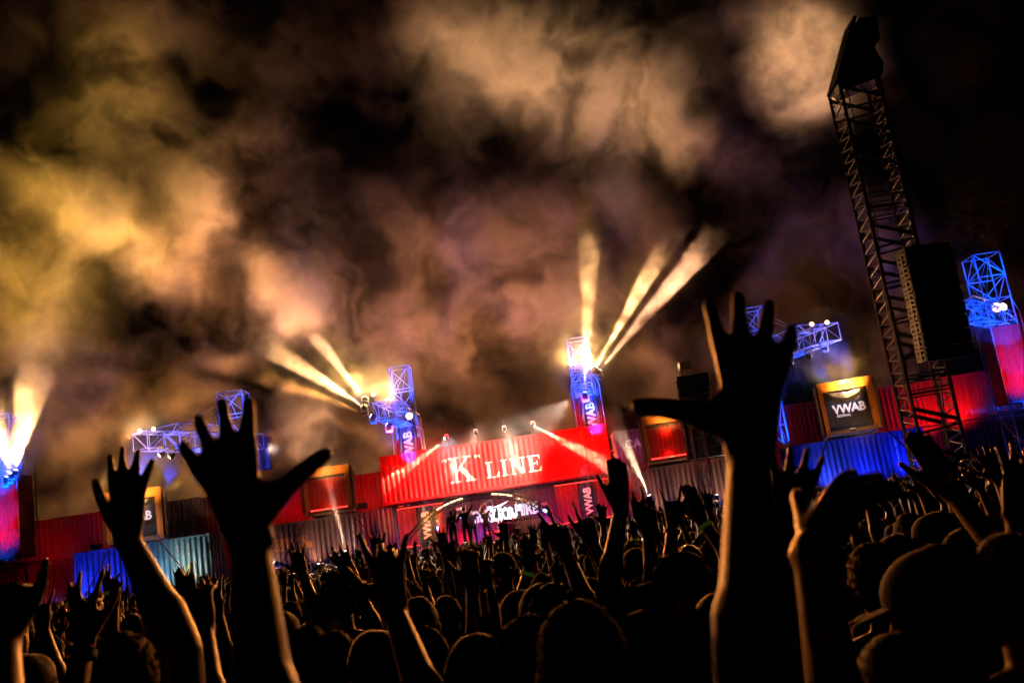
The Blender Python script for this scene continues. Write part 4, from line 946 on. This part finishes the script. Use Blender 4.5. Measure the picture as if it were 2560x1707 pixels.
r = reach(1085, 1345, 3.9, 1090, 1450, 3.9, 'relaxed', (1075, 1270, 3.9), side='R'); PR([r], 'person with a dark crooked hand above the bottom centre heads', voxel=.008, shirt=0)
r = reach(2205, 1110, 7.5, 2235, 1170, 7.5, 'flat', (2180, 1050, 7.5), side='R'); PR([r], 'person with a pale flat hand at the foot of the lattice mast', voxel=.009, shirt=3)
r = reach(2250, 1120, 6.8, 2290, 1200, 6.8, 'flat', (2215, 1075, 6.8), side='R'); PR([r], 'person with a pale slanted forearm right of the lattice mast', voxel=.009, shirt=2)
r = reach(2292, 1100, 5.0, 2345, 1230, 5.0, 'open', (2262, 1045, 5.0), side='R'); PR([r], 'person with dark raised hand before the blue skirt at the right edge', voxel=.008, shirt=0)
r = reach(2330, 1175, 2.4, 2350, 1300, 2.4, 'open', (2340, 1090, 2.4), side='L'); PR([r], 'person cut by the right edge with a dark raised arm', height=.94, voxel=.008, shirt=0)
r = reach(1945, 1170, 6.0, 1975, 1250, 6.0, 'horns', (1925, 1120, 6.0), side='R'); PR([r], 'person making a horned hand sign before the vivid blue container', voxel=.009, shirt=0)
r = reach(245, 1350, 7.5, 248, 1400, 7.5, 'open', (240, 1300, 7.5), side='L'); PR([r], 'person with small raised hand and yellow band at the blue lit container end', voxel=.009, shirt=1, band=-1)

PH(1318, 1382, 1.95, 'short haired head seen from behind at the bottom centre, rim lit orange', hair='short', voxel=.006, strands=7000, shirt=0, hairm=0)
PH(1212, 1432, 2.7, 'head half hidden left of the big bottom centre head', hair='curly', voxel=.008, strands=3000, shirt=1)
PH(1468, 1412, 3.6, 'round shaved head right of the big bottom centre head', hair='fade', voxel=.008, shirt=2)
PH(1548, 1272, 3.9, 'person in a flat cap seen in left profile', hair='short', hat=True, head_yaw=R(70), voxel=.007, shirt=0, skin=1)
PH(2130, 1262, 2.0, 'person in a dark cap turned left, forehead catching orange light, lower right', hair='short', hat=True, head_yaw=R(62), head_tilt=(R(-8), 0), voxel=.006, shirt=1)
PH(706, 1440, 4.6, 'close cropped round head beside the widest forearm', hair='fade', voxel=.008, shirt=0, hairm=1)
PH(282, 1472, 2.7, 'curly haired head at the lower left', hair='curly', voxel=.007, strands=4500, shirt=2, hairm=2)
PH(858, 1455, 3.4, 'dark rounded head at the bottom, right of the cropped head', hair='long', voxel=.009, shirt=1, hairm=2)
PH(778, 1318, 5.2, 'curly head above the cropped head, left of centre', hair='curly', voxel=.009, strands=1500, shirt=0)
PH(1150, 1268, 6.6, 'person in a backward cap below the stage riser', hair='short', hat=True, head_yaw=R(180), voxel=.009, shirt=0)
PH(1240, 1345, 3.6, 'dark haired head behind the big bottom centre head', hair='short', voxel=.009, shirt=3, hairm=1)
PH(1190, 1360, 4.2, 'person in a grey beanie like cap left of the bottom centre', hair='fade', hat=True, voxel=.009, shirt=2)
PH(1345, 1330, 3.8, 'dark round head below the two finger sign', hair='short', voxel=.009, shirt=0, hairm=1)
PH(1455, 1262, 5.0, 'dark head below the two straight fingers', hair='short', voxel=.009, shirt=1)
PH(1478, 1335, 4.1, 'fair curly head in front of the flat cap', hair='curly', voxel=.009, strands=2000, shirt=0, hairm=2, head_yaw=R(60))
PH(1578, 1245, 5.4, 'pale shaved head left of the largest arm', hair='bald', voxel=.009, shirt=1)
PH(2052, 1232, 4.2, 'person in a cap low behind the cupped hand', hair='short', hat=True, voxel=.009, shirt=0)
PH(2082, 1182, 5.0, 'rim lit head below the foot of the lattice mast', hair='short', voxel=.009, strands=1200, shirt=2)
PH(2140, 1180, 4.4, 'person in a peaked cap at the right, turned left', hair='short', hat=True, head_yaw=R(50), voxel=.009, shirt=0)
PH(2000, 1262, 3.4, 'fuzzy haired head right of the cupped hand', hair='curly', voxel=.009, strands=2500, shirt=1, hairm=2)
PH(2215, 1225, 3.4, 'rim lit curly head right of the peaked cap', hair='curly', voxel=.009, strands=2500, shirt=1)
PH(2300, 1232, 2.2, 'big dark head at the right edge', hair='short', voxel=.008, strands=1500, shirt=0, hairm=1)
PH(1090, 1470, 2.9, 'long haired head lit at its edge, bottom left of centre', hair='long', voxel=.009, strands=2500, shirt=2, hairm=2)
PH(958, 1375, 4.6, 'dark head behind the blurred crooked hand', hair='short', voxel=.009, shirt=1, hairm=1)
PH(600, 1500, 3.2, 'dark head hidden by the widest forearm', hair='short', voxel=.01, shirt=0)
PH(1645, 1370, 3.0, 'dark head against the largest forearm', hair='short', voxel=.01, shirt=0)
PH(60, 1500, 3.0, 'dark head low at the left edge', hair='short', voxel=.01, shirt=0)

# performers on the stage
STG = Vector((0, 0, 2.07))
def performer(px, py, Y, label, arms, yaw=R(180), **k):
    p = W(px, py, Y); t = make_person(Vector((p.x, Y, 2.07)), arms, yaw=yaw, **k); return tag(t, label, 'person', 'performers on the stage')
Vv = Vector
performer(1117, 1205, 52.2, 'performer behind the stage table making a heart with both raised hands', [(1, Vv((.30, -.02, 1.62)), Vv((.12, .06, 1.87)), Vv((-.55, .1, 1)), Vv((0, 1, 0)), 'cup'), (-1, Vv((-.30, -.02, 1.62)), Vv((-.12, .06, 1.87)), Vv((.55, .1, 1)), Vv((0, 1, 0)), 'cup')], voxel=.014, shirt=0, hair='short', hat=True)
performer(1086, 1215, 52.0, 'performer beside the stage table with one bare arm up', [(1, Vv((.28, 0, 1.66)), Vv((.22, .04, 1.92)), Vv((0, 0, 1)), Vv((0, 1, 0)), 'fist')], voxel=.014, shirt=1, hair='short')
performer(1070, 1210, 49.9, 'dark silhouetted performer seen from behind with one arm thrown up', [(1, Vv((.36, 0, 1.68)), Vv((.46, .02, 1.94)), Vv((.3, 0, 1)), Vv((0, 1, 0)), 'open'), (-1, Vv((-.40, -.05, 1.2)), Vv((-.62, 0, 1.25)), Vv((-1, 0, 0)), Vv((0, 0, -1)), 'relaxed')], yaw=0, voxel=.014, shirt=0, sleeve=2, height=1.05)
performer(1040, 1215, 50.2, 'hooded figure at the left of the stage performers with an arm bent over the head', [(1, Vv((.30, .05, 1.68)), Vv((.12, .1, 1.86)), Vv((-.5, .2, .6)), Vv((0, 1, 0)), 'relaxed')], yaw=R(20), voxel=.014, shirt=2, sleeve=2, hair='long')

# ---------------------------------------------------------------- the packed crowd: variants, then copies
rnd = random.Random(11)
POSES = {
 'both arms raised wide': lambda j: [(s, Vv((s*(.36+.04*j), .05, 1.62)), Vv((s*(.40+.08*j), .10, 1.88)), Vv((s*.12, .1, 1)), Vv((0, 1, 0)), g) for s, g in ((1, 'open'), (-1, 'relaxed'))],
 'both arms straight up': lambda j: [(s, Vv((s*.22, .06, 1.70)), Vv((s*(.20+.05*j), .12, 1.96)), Vv((s*-.05, .1, 1)), Vv((0, 1, 0)), g) for s, g in ((1, 'open'), (-1, 'open'))],
 'right arm raised': lambda j: [(1, Vv((.26, .06, 1.68)), Vv((.26-.1*j, .16, 1.93)), Vv((-.05, .2, 1)), Vv((0, 1, 0)), ('fist', 'point', 'victory')[j])],
 'left arm raised': lambda j: [(-1, Vv((-.27, .06, 1.67)), Vv((-.24+.06*j, .14, 1.93)), Vv((.05, .1, 1)), Vv((0, 1, 0)), ('open', 'horns', 'relaxed')[j])],
 'hands clapping overhead': lambda j: [(s, Vv((s*.25, .1, 1.62)), Vv((s*.045, .2, 1.84)), Vv((s*-.06, .1, 1)), Vv((-s, 0, 0)), 'flat') for s in (1, -1)],
 'arms down': lambda j: [],
}
VAR = []
SPEC = [('both arms raised wide', 0, 'short', False, 0, 0), ('both arms raised wide', 1, 'curly', False, 3, 2), ('both arms straight up', 0, 'short', True, 0, 0), ('both arms straight up', 1, 'long', False, 2, 2), ('right arm raised', 0, 'fade', False, 1, 0), ('right arm raised', 1, 'short', True, 5, 0),
        ('right arm raised', 2, 'curly', False, 0, 0), ('left arm raised', 0, 'short', False, 4, 2), ('left arm raised', 1, 'bun', False, 2, 0), ('left arm raised', 2, 'bald', False, 0, 0), ('hands clapping overhead', 0, 'short', False, 5, 1), ('hands clapping overhead', 0, 'long', False, 1, 0), ('arms down', 0, 'short', True, 3, 0), ('arms down', 0, 'long', False, 0, 2), ('arms down', 0, 'fade', False, 1, 1)]
HW = dict(short='short hair', curly='curly hair', long='long hair', fade='cropped hair', bun='hair in a bun', bald='a bald head')
SW = ('black', 'navy', 'charcoal', 'grey', 'wine red', 'white')
def variants(voxel, dec, strands=0):
    out = []
    for i, (ps, j, hr, cap, sh, hm) in enumerate(SPEC):
        t = make_person(Vv((0, 0, 0)), POSES[ps](j), hair=hr, hat=cap, shirt=sh, hairm=hm, skin=i % 3, strands=strands, voxel=voxel, dec=dec, name='person', head_yaw=R((0, 15, -12, 8, -20)[i % 5]), head_tilt=(R((4, 8, 0)[i % 3]), 0), band=(1 if i in (0, 6) and ps != 'arms down' else None) )
        out.append((t, '%s, %s, %s shirt' % (ps, 'a dark cap' if cap else HW[hr], SW[sh])))
    return out
def spots(y0, y1, gap, n, xr=.60):
    out = []
    tries = 0
    cell = {}
    for q in NEAR: cell.setdefault((int(q.x//.5), int(q.y//.5)), []).append((q.x, q.y))
    while len(out) < n and tries < n*60:
        tries += 1
        y = math.sqrt(rnd.uniform(y0*y0, y1*y1)); x = rnd.uniform(-xr*y-1, xr*y+1)
        if y > 44 or abs(x) > 30: continue
        k = (int(x//.5), int(y//.5)); ok = True
        if 8.6 < x < 12.7 and 24.6 < y < 28.2: continue
        for a in (-2, -1, 0, 1, 2):
            for b in (-2, -1, 0, 1, 2):
                for (u, v) in cell.get((k[0]+a, k[1]+b), ()):
                    if (u-x)**2+(v-y)**2 < gap*gap: ok = False; break
        if ok: cell.setdefault(k, []).append((x, y)); out.append((x, y))
    return out
near_sp = sorted(spots(4.6, 15.5, .56, 232, .56), key=lambda p: p[1])
VARN = variants(.009, .6, 3500); used = set()
def copy_person(src, loc, rz, sc, label):
    c = src.copy(); C.objects.link(c); c.location = loc; c.rotation_euler = (0, 0, rz); c.scale = (sc, sc, sc)
    for ch in src.children:
        d = ch.copy(); C.objects.link(d); d.parent = c
        for g in ch.children:
            e = g.copy(); C.objects.link(e); e.parent = d
    c['label'] = label; c['category'] = 'person'; c['group'] = 'people in the packed crowd'; return c
for i, (x, y) in enumerate(near_sp):
    k = rnd.choices(range(15), (4, 4, 5, 4, 4, 3, 3, 3, 3, 1, 4, 3, 1, 2, 1))[0]
    if y < 8 and k >= 12: k = rnd.randrange(12)
    src, lab = VARN[k]
    ang_ = x/y; zone = ('below the teal container', 'below the brown container', 'before the stage mouth', 'below the right grille box', 'below the vivid blue container')[(ang_ > -.27)+(ang_ > -.14)+(ang_ > .08)+(ang_ > .2)]
    lab = '%s, %s %s' % (lab, 'near' if y < 9 else 'far', zone)
    copy_person(src, (x, y, 0), rnd.uniform(-.5, .5)+math.atan2(x*.6, 40), rnd.uniform(.91, 1.01), lab)
def remove_tree(t):
    for ch in list(t.children): remove_tree(ch)
    bpy.data.objects.remove(t)
for t, _ in VARN: remove_tree(t)
# the far, uncountable part of the crowd: one object
VARF = variants(.016, .32, 0); packs = []
for t, _ in VARF:
    parts = []
    for o in [t]+list(t.children)+[g for c in t.children for g in c.children]:
        if o.type == 'MESH' and o.data.name.split('.')[0] not in ('trousers', 'shoe'):
            me = o.data; me.calc_loop_triangles(); v = np.empty(len(me.vertices)*3, np.float32); me.vertices.foreach_get('co', v)
            f = np.empty(len(me.loop_triangles)*3, np.int32); me.loop_triangles.foreach_get('vertices', f)
            parts.append((v.reshape(-1, 3), f.reshape(-1, 3), me.materials[0]))
    packs.append(parts)
mats_ = []; AV, AF, AM = [], [], []; base = 0
for (x, y) in spots(15.9, 44, .60, 1250, .62):
    k = rnd.choices(range(15), (7, 7, 8, 5, 6, 4, 4, 4, 3, 3, 5, 2, 1, 1, 1))[0]; a = rnd.uniform(-.6, .6); s = rnd.uniform(.94, 1.06); ca, sa = math.cos(a)*s, math.sin(a)*s
    Rm = np.array([[ca, -sa, 0], [sa, ca, 0], [0, 0, s]], np.float32)
    for v, f, mm in packs[k]:
        if mm not in mats_: mats_.append(mm)
        AV.append(v @ Rm.T+np.array([x, y, 0], np.float32)); AF.append(f+base); AM.append(np.full(len(f), mats_.index(mm), np.int32)); base += len(v)
AV = np.concatenate(AV); AF = np.concatenate(AF); AM = np.concatenate(AM)
me = bpy.data.meshes.new('crowd'); me.vertices.add(len(AV)); me.vertices.foreach_set('co', AV.ravel()); me.loops.add(len(AF)*3); me.loops.foreach_set('vertex_index', AF.ravel())
me.polygons.add(len(AF)); me.polygons.foreach_set('loop_start', np.arange(0, len(AF)*3, 3, dtype=np.int32)); me.update(calc_edges=True)
for mm in mats_: me.materials.append(mm)
me.polygons.foreach_set('material_index', AM); me.polygons.foreach_set('use_smooth', np.ones(len(AF), bool)); me.update()
tag(link('crowd', me), 'far packed crowd with raised arms reaching to the stage', 'crowd', kind='stuff')
for t, _ in VARF: remove_tree(t)
print('far crowd tris', len(AF), 'objects', len(bpy.data.objects))

# ---------------------------------------------------------------- smoke: one volume grid, noise times soft clumps
class GN:
    def __init__(s, nt): s.nt = nt
    def put(s, sock, v):
        if isinstance(v, bpy.types.NodeSocket): s.nt.links.new(v, sock)
        elif v is not None: sock.default_value = v
    def m(s, op, a, b=None, c=None):
        n = s.nt.nodes.new('ShaderNodeMath'); n.operation = op
        for i, v in enumerate((a, b, c)): s.put(n.inputs[i], v)
        return n.outputs[0]
    def v(s, op, a, b=None, out=0):
        n = s.nt.nodes.new('ShaderNodeVectorMath'); n.operation = op
        s.put(n.inputs[0], a)
        if b is not None: s.put(n.inputs[1], b)
        return n.outputs[out]
    def noise(s, vec, scale, detail, rough=.55, dist=0, out=0):
        n = s.nt.nodes.new('ShaderNodeTexNoise'); s.put(n.inputs['Vector'], vec)
        n.inputs['Scale'].default_value = scale; n.inputs['Detail'].default_value = detail
        n.inputs['Roughness'].default_value = rough; n.inputs['Distortion'].default_value = dist
        return n.outputs[out]
    def gauss(s, q, c, sx, sy, sz, ang, wgt):
        d = s.v('SUBTRACT', q, tuple(c)); ca, sa = math.cos(ang), math.sin(ang)
        x = s.v('DOT_PRODUCT', d, (ca/sx, 0, sa/sx), 1); z = s.v('DOT_PRODUCT', d, (-sa/sz, 0, ca/sz), 1)
        y = s.v('DOT_PRODUCT', d, (0, 1/sy, 0), 1)
        e = s.m('MULTIPLY_ADD', x, x, s.m('MULTIPLY_ADD', y, y, s.m('MULTIPLY', z, z)))
        return s.m('MULTIPLY', s.m('EXPONENT', s.m('MULTIPLY', e, -1.0)), wgt)
def smoke_material():
    mt = bpy.data.materials.new('smoke'); mt.use_nodes = True; n = mt.node_tree; n.nodes.clear()
    o = n.nodes.new('ShaderNodeOutputMaterial'); p = n.nodes.new('ShaderNodeVolumeScatter')
    a = n.nodes.new('ShaderNodeAttribute'); a.attribute_name = 'density'
    mu = n.nodes.new('ShaderNodeMath'); mu.operation = 'MULTIPLY'; mu.inputs[1].default_value = .1
    n.links.new(a.outputs['Fac'], mu.inputs[0]); n.links.new(mu.outputs[0], p.inputs['Density'])
    p.inputs['Color'].default_value = (1, 1, 1, 1); p.inputs['Anisotropy'].default_value = .0
    n.links.new(p.outputs[0], o.inputs['Volume'])
    return mt
def build_smoke(name, lo, hi, vox, clumps, holes, base, label, jets=(), sy=3.0, y0=53, nscale=.21, contrast=(.44, .62)):
    me = bpy.data.meshes.new(name)
    bm = bmesh.new(); bmesh.ops.create_cube(bm, size=1); bm.to_mesh(me); bm.free()
    ob = bpy.data.objects.new(name, me); C.objects.link(ob); ob['kind'] = 'stuff'; ob['label'] = label
    ob['category'] = 'smoke'
    ng = bpy.data.node_groups.new(name, 'GeometryNodeTree')
    ng.interface.new_socket('Geometry', in_out='INPUT', socket_type='NodeSocketGeometry')
    ng.interface.new_socket('Geometry', in_out='OUTPUT', socket_type='NodeSocketGeometry')
    g = GN(ng); out = ng.nodes.new('NodeGroupOutput')
    pos = ng.nodes.new('GeometryNodeInputPosition').outputs[0]
    wv = g.v('MULTIPLY', g.v('SUBTRACT', g.noise(pos, .12, 2, out=1), (.5, .5, .5)), (9, 3, 9))
    wv2 = g.v('MULTIPLY', g.v('SUBTRACT', g.noise(pos, .5, 2, out=1), (.5, .5, .5)), (3.4, 1.5, 3.4))
    q = g.v('ADD', g.v('ADD', pos, wv), wv2)
    qc = g.v('ADD', pos, g.v('MULTIPLY', g.v('SUBTRACT', q, pos), (.55, .55, .55)))
    tot = None
    for (c, sx, syy, sz, ang, wt) in clumps:
        e = g.gauss(qc, c, sx, syy, sz, ang, wt)
        tot = e if tot is None else g.m('ADD', tot, e)
    hz = None
    for (c, sx, syy, sz, ang, wt) in holes:
        e = g.gauss(qc, c, sx, syy, sz, ang, wt)
        hz = e if hz is None else g.m('ADD', hz, e)
    pj = g.v('ADD', pos, g.v('MULTIPLY', g.v('SUBTRACT', g.noise(pos, .9, 3, out=1), (.5, .5, .5)), (1.1, .8, 1.1)))
    jt = None
    for (c, sx, syy, sz, ang, wt) in jets:
        e = g.gauss(pj, c, sx, syy, sz, ang, wt)
        jt = e if jt is None else g.m('ADD', jt, e)
    nz = g.noise(g.v('MULTIPLY', q, (1, .4, 1)), nscale, 8, .7, .5)
    mr = ng.nodes.new('ShaderNodeMapRange'); g.put(mr.inputs[0], nz)
    mr.inputs[1].default_value, mr.inputs[2].default_value = contrast
    mr.inputs[3].default_value = 0; mr.inputs[4].default_value = 1; mr.interpolation_type = 'SMOOTHSTEP'
    nf = g.m('MULTIPLY_ADD', mr.outputs[0], .85, .15)
    nf2 = g.m('MULTIPLY_ADD', mr.outputs[0], .97, .03)
    if base:
        sep = ng.nodes.new('ShaderNodeSeparateXYZ'); g.put(sep.inputs[0], pos)
        yy = g.m('DIVIDE', g.m('SUBTRACT', sep.outputs[1], y0), sy)
        b = g.m('MULTIPLY', g.m('EXPONENT', g.m('MULTIPLY', g.m('MULTIPLY', yy, yy), -1.0)), base)
        b = g.m('MULTIPLY', b, nf2)
        tot = b if tot is None else g.m('ADD', g.m('MULTIPLY', tot, nf), b)
    else: tot = g.m('MULTIPLY', tot, nf)
    if hz is not None: tot = g.m('MULTIPLY', tot, g.m('MAXIMUM', g.m('SUBTRACT', 1.0, hz), 0.0))
    if jt is not None:
        nj = g.noise(pj, 1.15, 6, .68)
        mj = ng.nodes.new('ShaderNodeMapRange'); g.put(mj.inputs[0], nj); mj.inputs[1].default_value = .44; mj.inputs[2].default_value = .60; mj.inputs[3].default_value = .07
        tot = g.m('ADD', tot, g.m('MULTIPLY', jt, mj.outputs[0]))
    tot = g.m('MAXIMUM', g.m('SUBTRACT', tot, .012), 0.0)
    vc = ng.nodes.new('GeometryNodeVolumeCube')
    g.put(vc.inputs['Density'], tot)
    vc.inputs['Min'].default_value = lo; vc.inputs['Max'].default_value = hi
    for k, nm in enumerate('XYZ'): vc.inputs['Resolution '+nm].default_value = max(4, int((hi[k]-lo[k])/vox))
    sm = ng.nodes.new('GeometryNodeSetMaterial'); sm.inputs['Material'].default_value = MAT_SMOKE
    ng.links.new(vc.outputs[0], sm.inputs[0]); ng.links.new(sm.outputs[0], out.inputs[0])
    md = ob.modifiers.new('grid', 'NODES'); md.node_group = ng
    return ob
MAT_SMOKE = smoke_material()
PXM = 54/2287.0
def clump(x, y, rx, ry, ang, wt, Y=61, dep=1.6):
    return (W(x, y, Y), rx*Y/2287, dep, ry*Y/2287, R(ang-8.45), wt)
clumps = [clump(*a) for a in [
 (1120,100,150,110,0,4.5),(1215,225,110,60,-30,3.0),(1430,215,140,85,-15,4.0),(1610,340,150,50,-30,2.2),
 (1850,125,100,115,0,6.0),(1760,30,110,40,0,1.2),(250,60,230,100,0,.7),(290,220,110,130,0,.8),
 (150,465,200,50,-25,4.5),(340,570,140,38,-30,3.0),(480,520,60,90,0,4.5),(110,620,180,120,0,1.0),
 (650,665,38,75,35,7.0),(1000,520,200,110,0,1.0),(880,690,260,150,0,.9),(1250,520,130,160,0,1.0),
 (1200,700,130,160,0,1.2),(530,800,55,20,0,3.0),(230,950,170,70,0,1.0),(1900,590,170,100,0,1.0),(2110,640,130,130,0,1.0),
 (100,850,130,190,0,1.2),(700,1000,220,90,0,.7),(1000,760,130,80,0,1.0),(1580,830,180,100,0,.5),(600,350,160,110,20,.5),(1480,560,130,120,0,.6)]]
holes = [clump(*a) for a in [(900,260,200,130,0,.9),(1150,900,190,80,0,.85),(1720,560,170,120,0,.8),(1625,90,80,130,0,.8),(1960,330,120,120,0,.6),(2330,350,210,420,0,1),
 (360,730,110,70,-20,.6),(740,390,160,80,0,.65),(1500,400,180,50,-20,.5),(2080,380,110,150,0,.8),(60,250,140,100,0,.8),(600,930,110,60,0,.7),(1680,480,170,110,0,.7),(40,40,110,80,0,.85),(2150,100,80,200,0,.8),(560,150,150,140,0,.7)]]
build_smoke('stage_smoke', (-40, 57, 7.3), (36, 65, 43), .19, clumps, holes, .17,
            'drifting clumps of stage smoke lit gold, cream and orange over the containers', sy=2.4, y0=61)
# smoke caught in the beams close to the lamps
jets = [clump(*a) for a in [
 (74,965,55,75,0,14,47.5,1.3),(5,1020,34,75,0,12,47.5,1.3),(115,800,60,110,-8,1.2,48,1.6),
 (755,815,42,70,34,10,48.8,.9),(815,875,15,28,34,8,48.8,.9),(665,822,38,58,62,11,48.8,.9),(762,874,28,40,52,10,48.8,.9),(820,905,14,24,52,9,48.8,.9),(685,888,16,60,78,9,48.8,.9),
 (872,872,75,55,0,1.3,48.6,1.6),(1325,800,75,70,0,1.3,48.6,1.6),(1335,700,60,90,0,.5,48.8,1.6),(335,975,60,40,0,.7,47.4,1.4),(20,1000,60,60,0,1.0,47.6,1.4),(1354,620,34,68,0,8,49,.9),(1346,745,20,60,2,3.2,49,.9),(1340,830,26,30,0,1.9,49,.9),
 (1470,650,36,70,-30,8,49,.9),(1400,780,14,60,-30,3.2,49,.9),(1570,620,36,66,-41,8,49,.9),(1490,700,18,70,-41,3.8,49,.9)]]
build_smoke('beam_smoke', (-33, 46.2, 7), (13, 51, 24), .17, [], [], .015, 'wisps of smoke glowing in the beams of the tower lamps', jets, sy=3, y0=48.8, nscale=.4)

# thin smoke low before the containers, thicker where the lamps beam through it
low = [clump(*a) for a in [
 (965,1060,22,60,-60,7,52.5,1.0),(1070,1040,18,45,-28,6.5,52.5,1.0),(1172,1030,16,40,10,7,52.5,1.0),(1310,1025,90,24,-30,6,52.4,1.0),(1400,1075,50,26,-10,7,52.2,1.0),
 (775,1190,16,75,13,9,50,.9),(750,1100,24,50,5,5.0,50,.9),(1460,1075,20,80,20,6.4,50,.8),(1435,1010,34,50,15,4.0,50,.9),
 (760,1270,150,40,0,.5,50,1.2),(600,1270,70,50,0,2.0,49,1.2),(1980,850,140,26,-18,3.6,48,1),(1900,870,110,24,-20,3.2,48,1),
 (300,1080,110,30,28,3.6,47.3,1),(440,1120,60,60,0,4.0,47.5,1.2),(330,1100,80,40,0,.8,47.5,1.2),(1010,1175,90,40,25,3.0,50.5,1.2),(1215,1140,60,30,0,2.0,50.5,1.2),(1990,985,35,25,0,3.2,46.6,.7),
 (150,1385,120,18,0,2.0,47,1),(1090,1240,60,40,0,.5,51,1)]]
build_smoke('low_smoke', (-30, 45.6, 1.6), (26, 53.6, 10.5), .18, [], [], .10, 'thin smoke drifting low before the containers where lamp beams cross it', low, sy=5, y0=50, nscale=.35, contrast=(.3, .6))

# added unseen lights that brighten the smoke from behind the container rows
def up(x, tx, ty, power, deg, color, blend=1.0, z=.6, y=61):
    return spot('added_smoke_light', (x, y, z), W(tx, ty, 61), power, deg, color, blend, .25)
for a in [(-31, 60, 500, 26000, 130, ORANGE), (-20, 420, 600, 20000, 130, ORANGE), (-7, 900, 500, 42000, 140, BROWN), (2, 1250, 500, 44000, 140, BROWN), (13, 1800, 500, 16000, 130, ORANGE), (21, 2050, 600, 9000, 120, BROWN),
 (-12, 1120, 90, 430000, 17, CREAM, .9, 1, 98), (4, 1440, 220, 370000, 19, CREAM, .9, 1, 98), (22, 1850, 120, 640000, 13, CREAM, .9, 1, 98), (-42, 170, 490, 560000, 26, GOLD, .9, 1, 92), (-20, 480, 520, 90000, 34, ORANGE), (-12, 645, 660, 90000, 26, PINK), (-18, 270, 120, 30000, 55, ORANGE),
 (-31, 90, 850, 12000, 80, ORANGE)]: up(*a)
